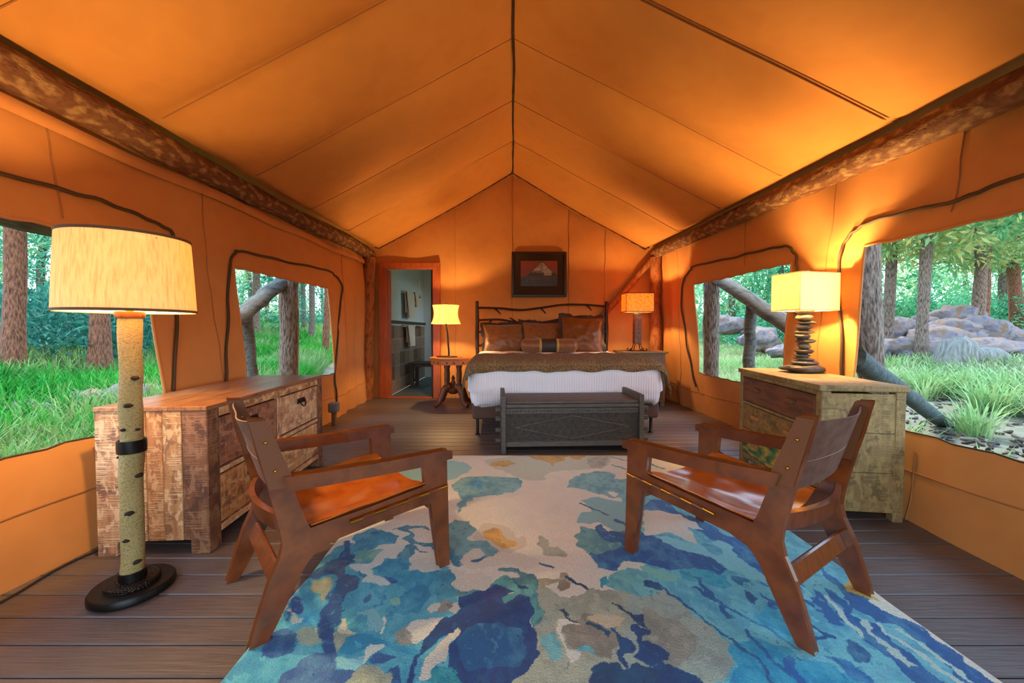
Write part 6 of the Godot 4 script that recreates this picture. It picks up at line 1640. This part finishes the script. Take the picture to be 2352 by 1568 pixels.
	var t2 := S(); box(t2, Vector3(-1.2, 1.1, 3.02), Vector3(1.6, 0.7, 0.06), 0.02); put(t2, "window", M.dark_screen, ft)
	var t3 := S(); box(t3, Vector3(0, 2.25, 1.6), Vector3(5.8, 0.08, 3.6), 0.02, Basis(Vector3.RIGHT, 0.32)); box(t3, Vector3(0, 2.25, -1.6), Vector3(5.8, 0.08, 3.6), 0.02, Basis(Vector3.RIGHT, -0.32)); put(t3, "fly_sheet", M.white_plastic, ft)
	# pines on the left
	var left := [[24, 6.2, 0.135, "pine_bark_red", "big reddish pine trunk at the far left edge of the near left window"], [224, 6.8, 0.14, "pine_bark_red", "reddish pine trunk showing below the floor lamp's shade"], [716, 16.0, 0.12, "pine_bark_grey", "slim grey pine in the right half of the left far window"], [745, 12.0, 0.1, "pine_bark_red", "slim reddish pine at the right edge of the left far window"], [585, 15.0, 0.14, "pine_bark", "pine half hidden behind the slanting log, left far window"], [700, 20.0, 0.12, "pine_bark_grey", "distant slim pine left of the others in the left far window"]]
	for q in left:
		var z: float = -q[1]; var x: float = (q[0] - 1176.0) / 915.0 * q[1]
		tree("pine_tree", q[4], "", x, z, 10.0, q[2], q[3], Vector2(rng.randf_range(-0.3, 0.3), 0), [[Vector3(0, 5.6, 0), Vector3(2.2, 2.2, 2.2), 160, 0.9, "#2f8a6c", "#6cae80", 1], [Vector3(0.2, 3.6, 0), Vector3(1.2, 0.6, 1.2), 40, 0.55, "#4a9a70", "#b0b460", 1]])
	for k in 18:
		var near := k < 8
		var z := -rng.randf_range(9, 16) if near else -rng.randf_range(17, 30)
		var ang := lerpf(0.86, 1.65, (k + rng.randf()) / 8.0) if near else lerpf(0.44, 0.72, (k - 8 + rng.randf()) / 10.0)
		var x := z * ang; var h := rng.randf_range(5.0, 8.0)
		var ca: String = ["#1a6e5c", "#247e64", "#3c9670", "#6cae80"][k % 4]; var cb: String = ["#3f9a80", "#58a888", "#7cbc90", "#b4cc84"][k % 4]
		tree("forest_tree", "%s of %s blue green trees at the wood's edge, counted from right, left %s window" % [ORD[k if near else k - 8], "eight" if near else "ten", "near" if near else "far"], "trees at the left wood's edge", x, z, h, 0.12, "pine_bark", Vector2(rng.randf_range(-0.3, 0.3), 0), [[Vector3(0, h * 0.3, 0), Vector3(1.7, h * 0.28, 1.7), 160 if near else 90, 0.8, ca, cb], [Vector3(0.2, h * 0.66, 0), Vector3(1.3, h * 0.3, 1.3), 90 if near else 60, 0.75, ca, cb]])
	for k in 9:
		var z := -rng.randf_range(7.5, 13); var x := z * lerpf(0.88, 1.42, (k + rng.randf()) / 9.0)
		var o := thing("bush", "%s of nine dark bushes under the trees, counted from the right, left near window" % ORD[k], "bush", Vector3(x, ground_y(x, z), z), 0, "bushes at the left wood's edge")
		trunk(o, [Vector3.ZERO, Vector3(0, 0.3, 0), Vector3(0.05, 0.5, 0), Vector3(0, 0.8, 0)], 0.05, 0.02, "pine_bark", 8)
		crown(o, Vector3(0, 0.7, 0), Vector3(1.1, 0.7, 1.1), 150, 0.6, "#15584c", "#3f8a74", leafy)
	boulder("grey rock half buried in the grass outside the near left window", -4.9, -5.0, 0.5, Vector3(0.55, 0.3, 0.4), 5.0)
	boulder("low grey rock in the grass left of the buried one, near left window", -5.2, -4.3, 0.6, Vector3(0.45, 0.25, 0.35), 8.0)
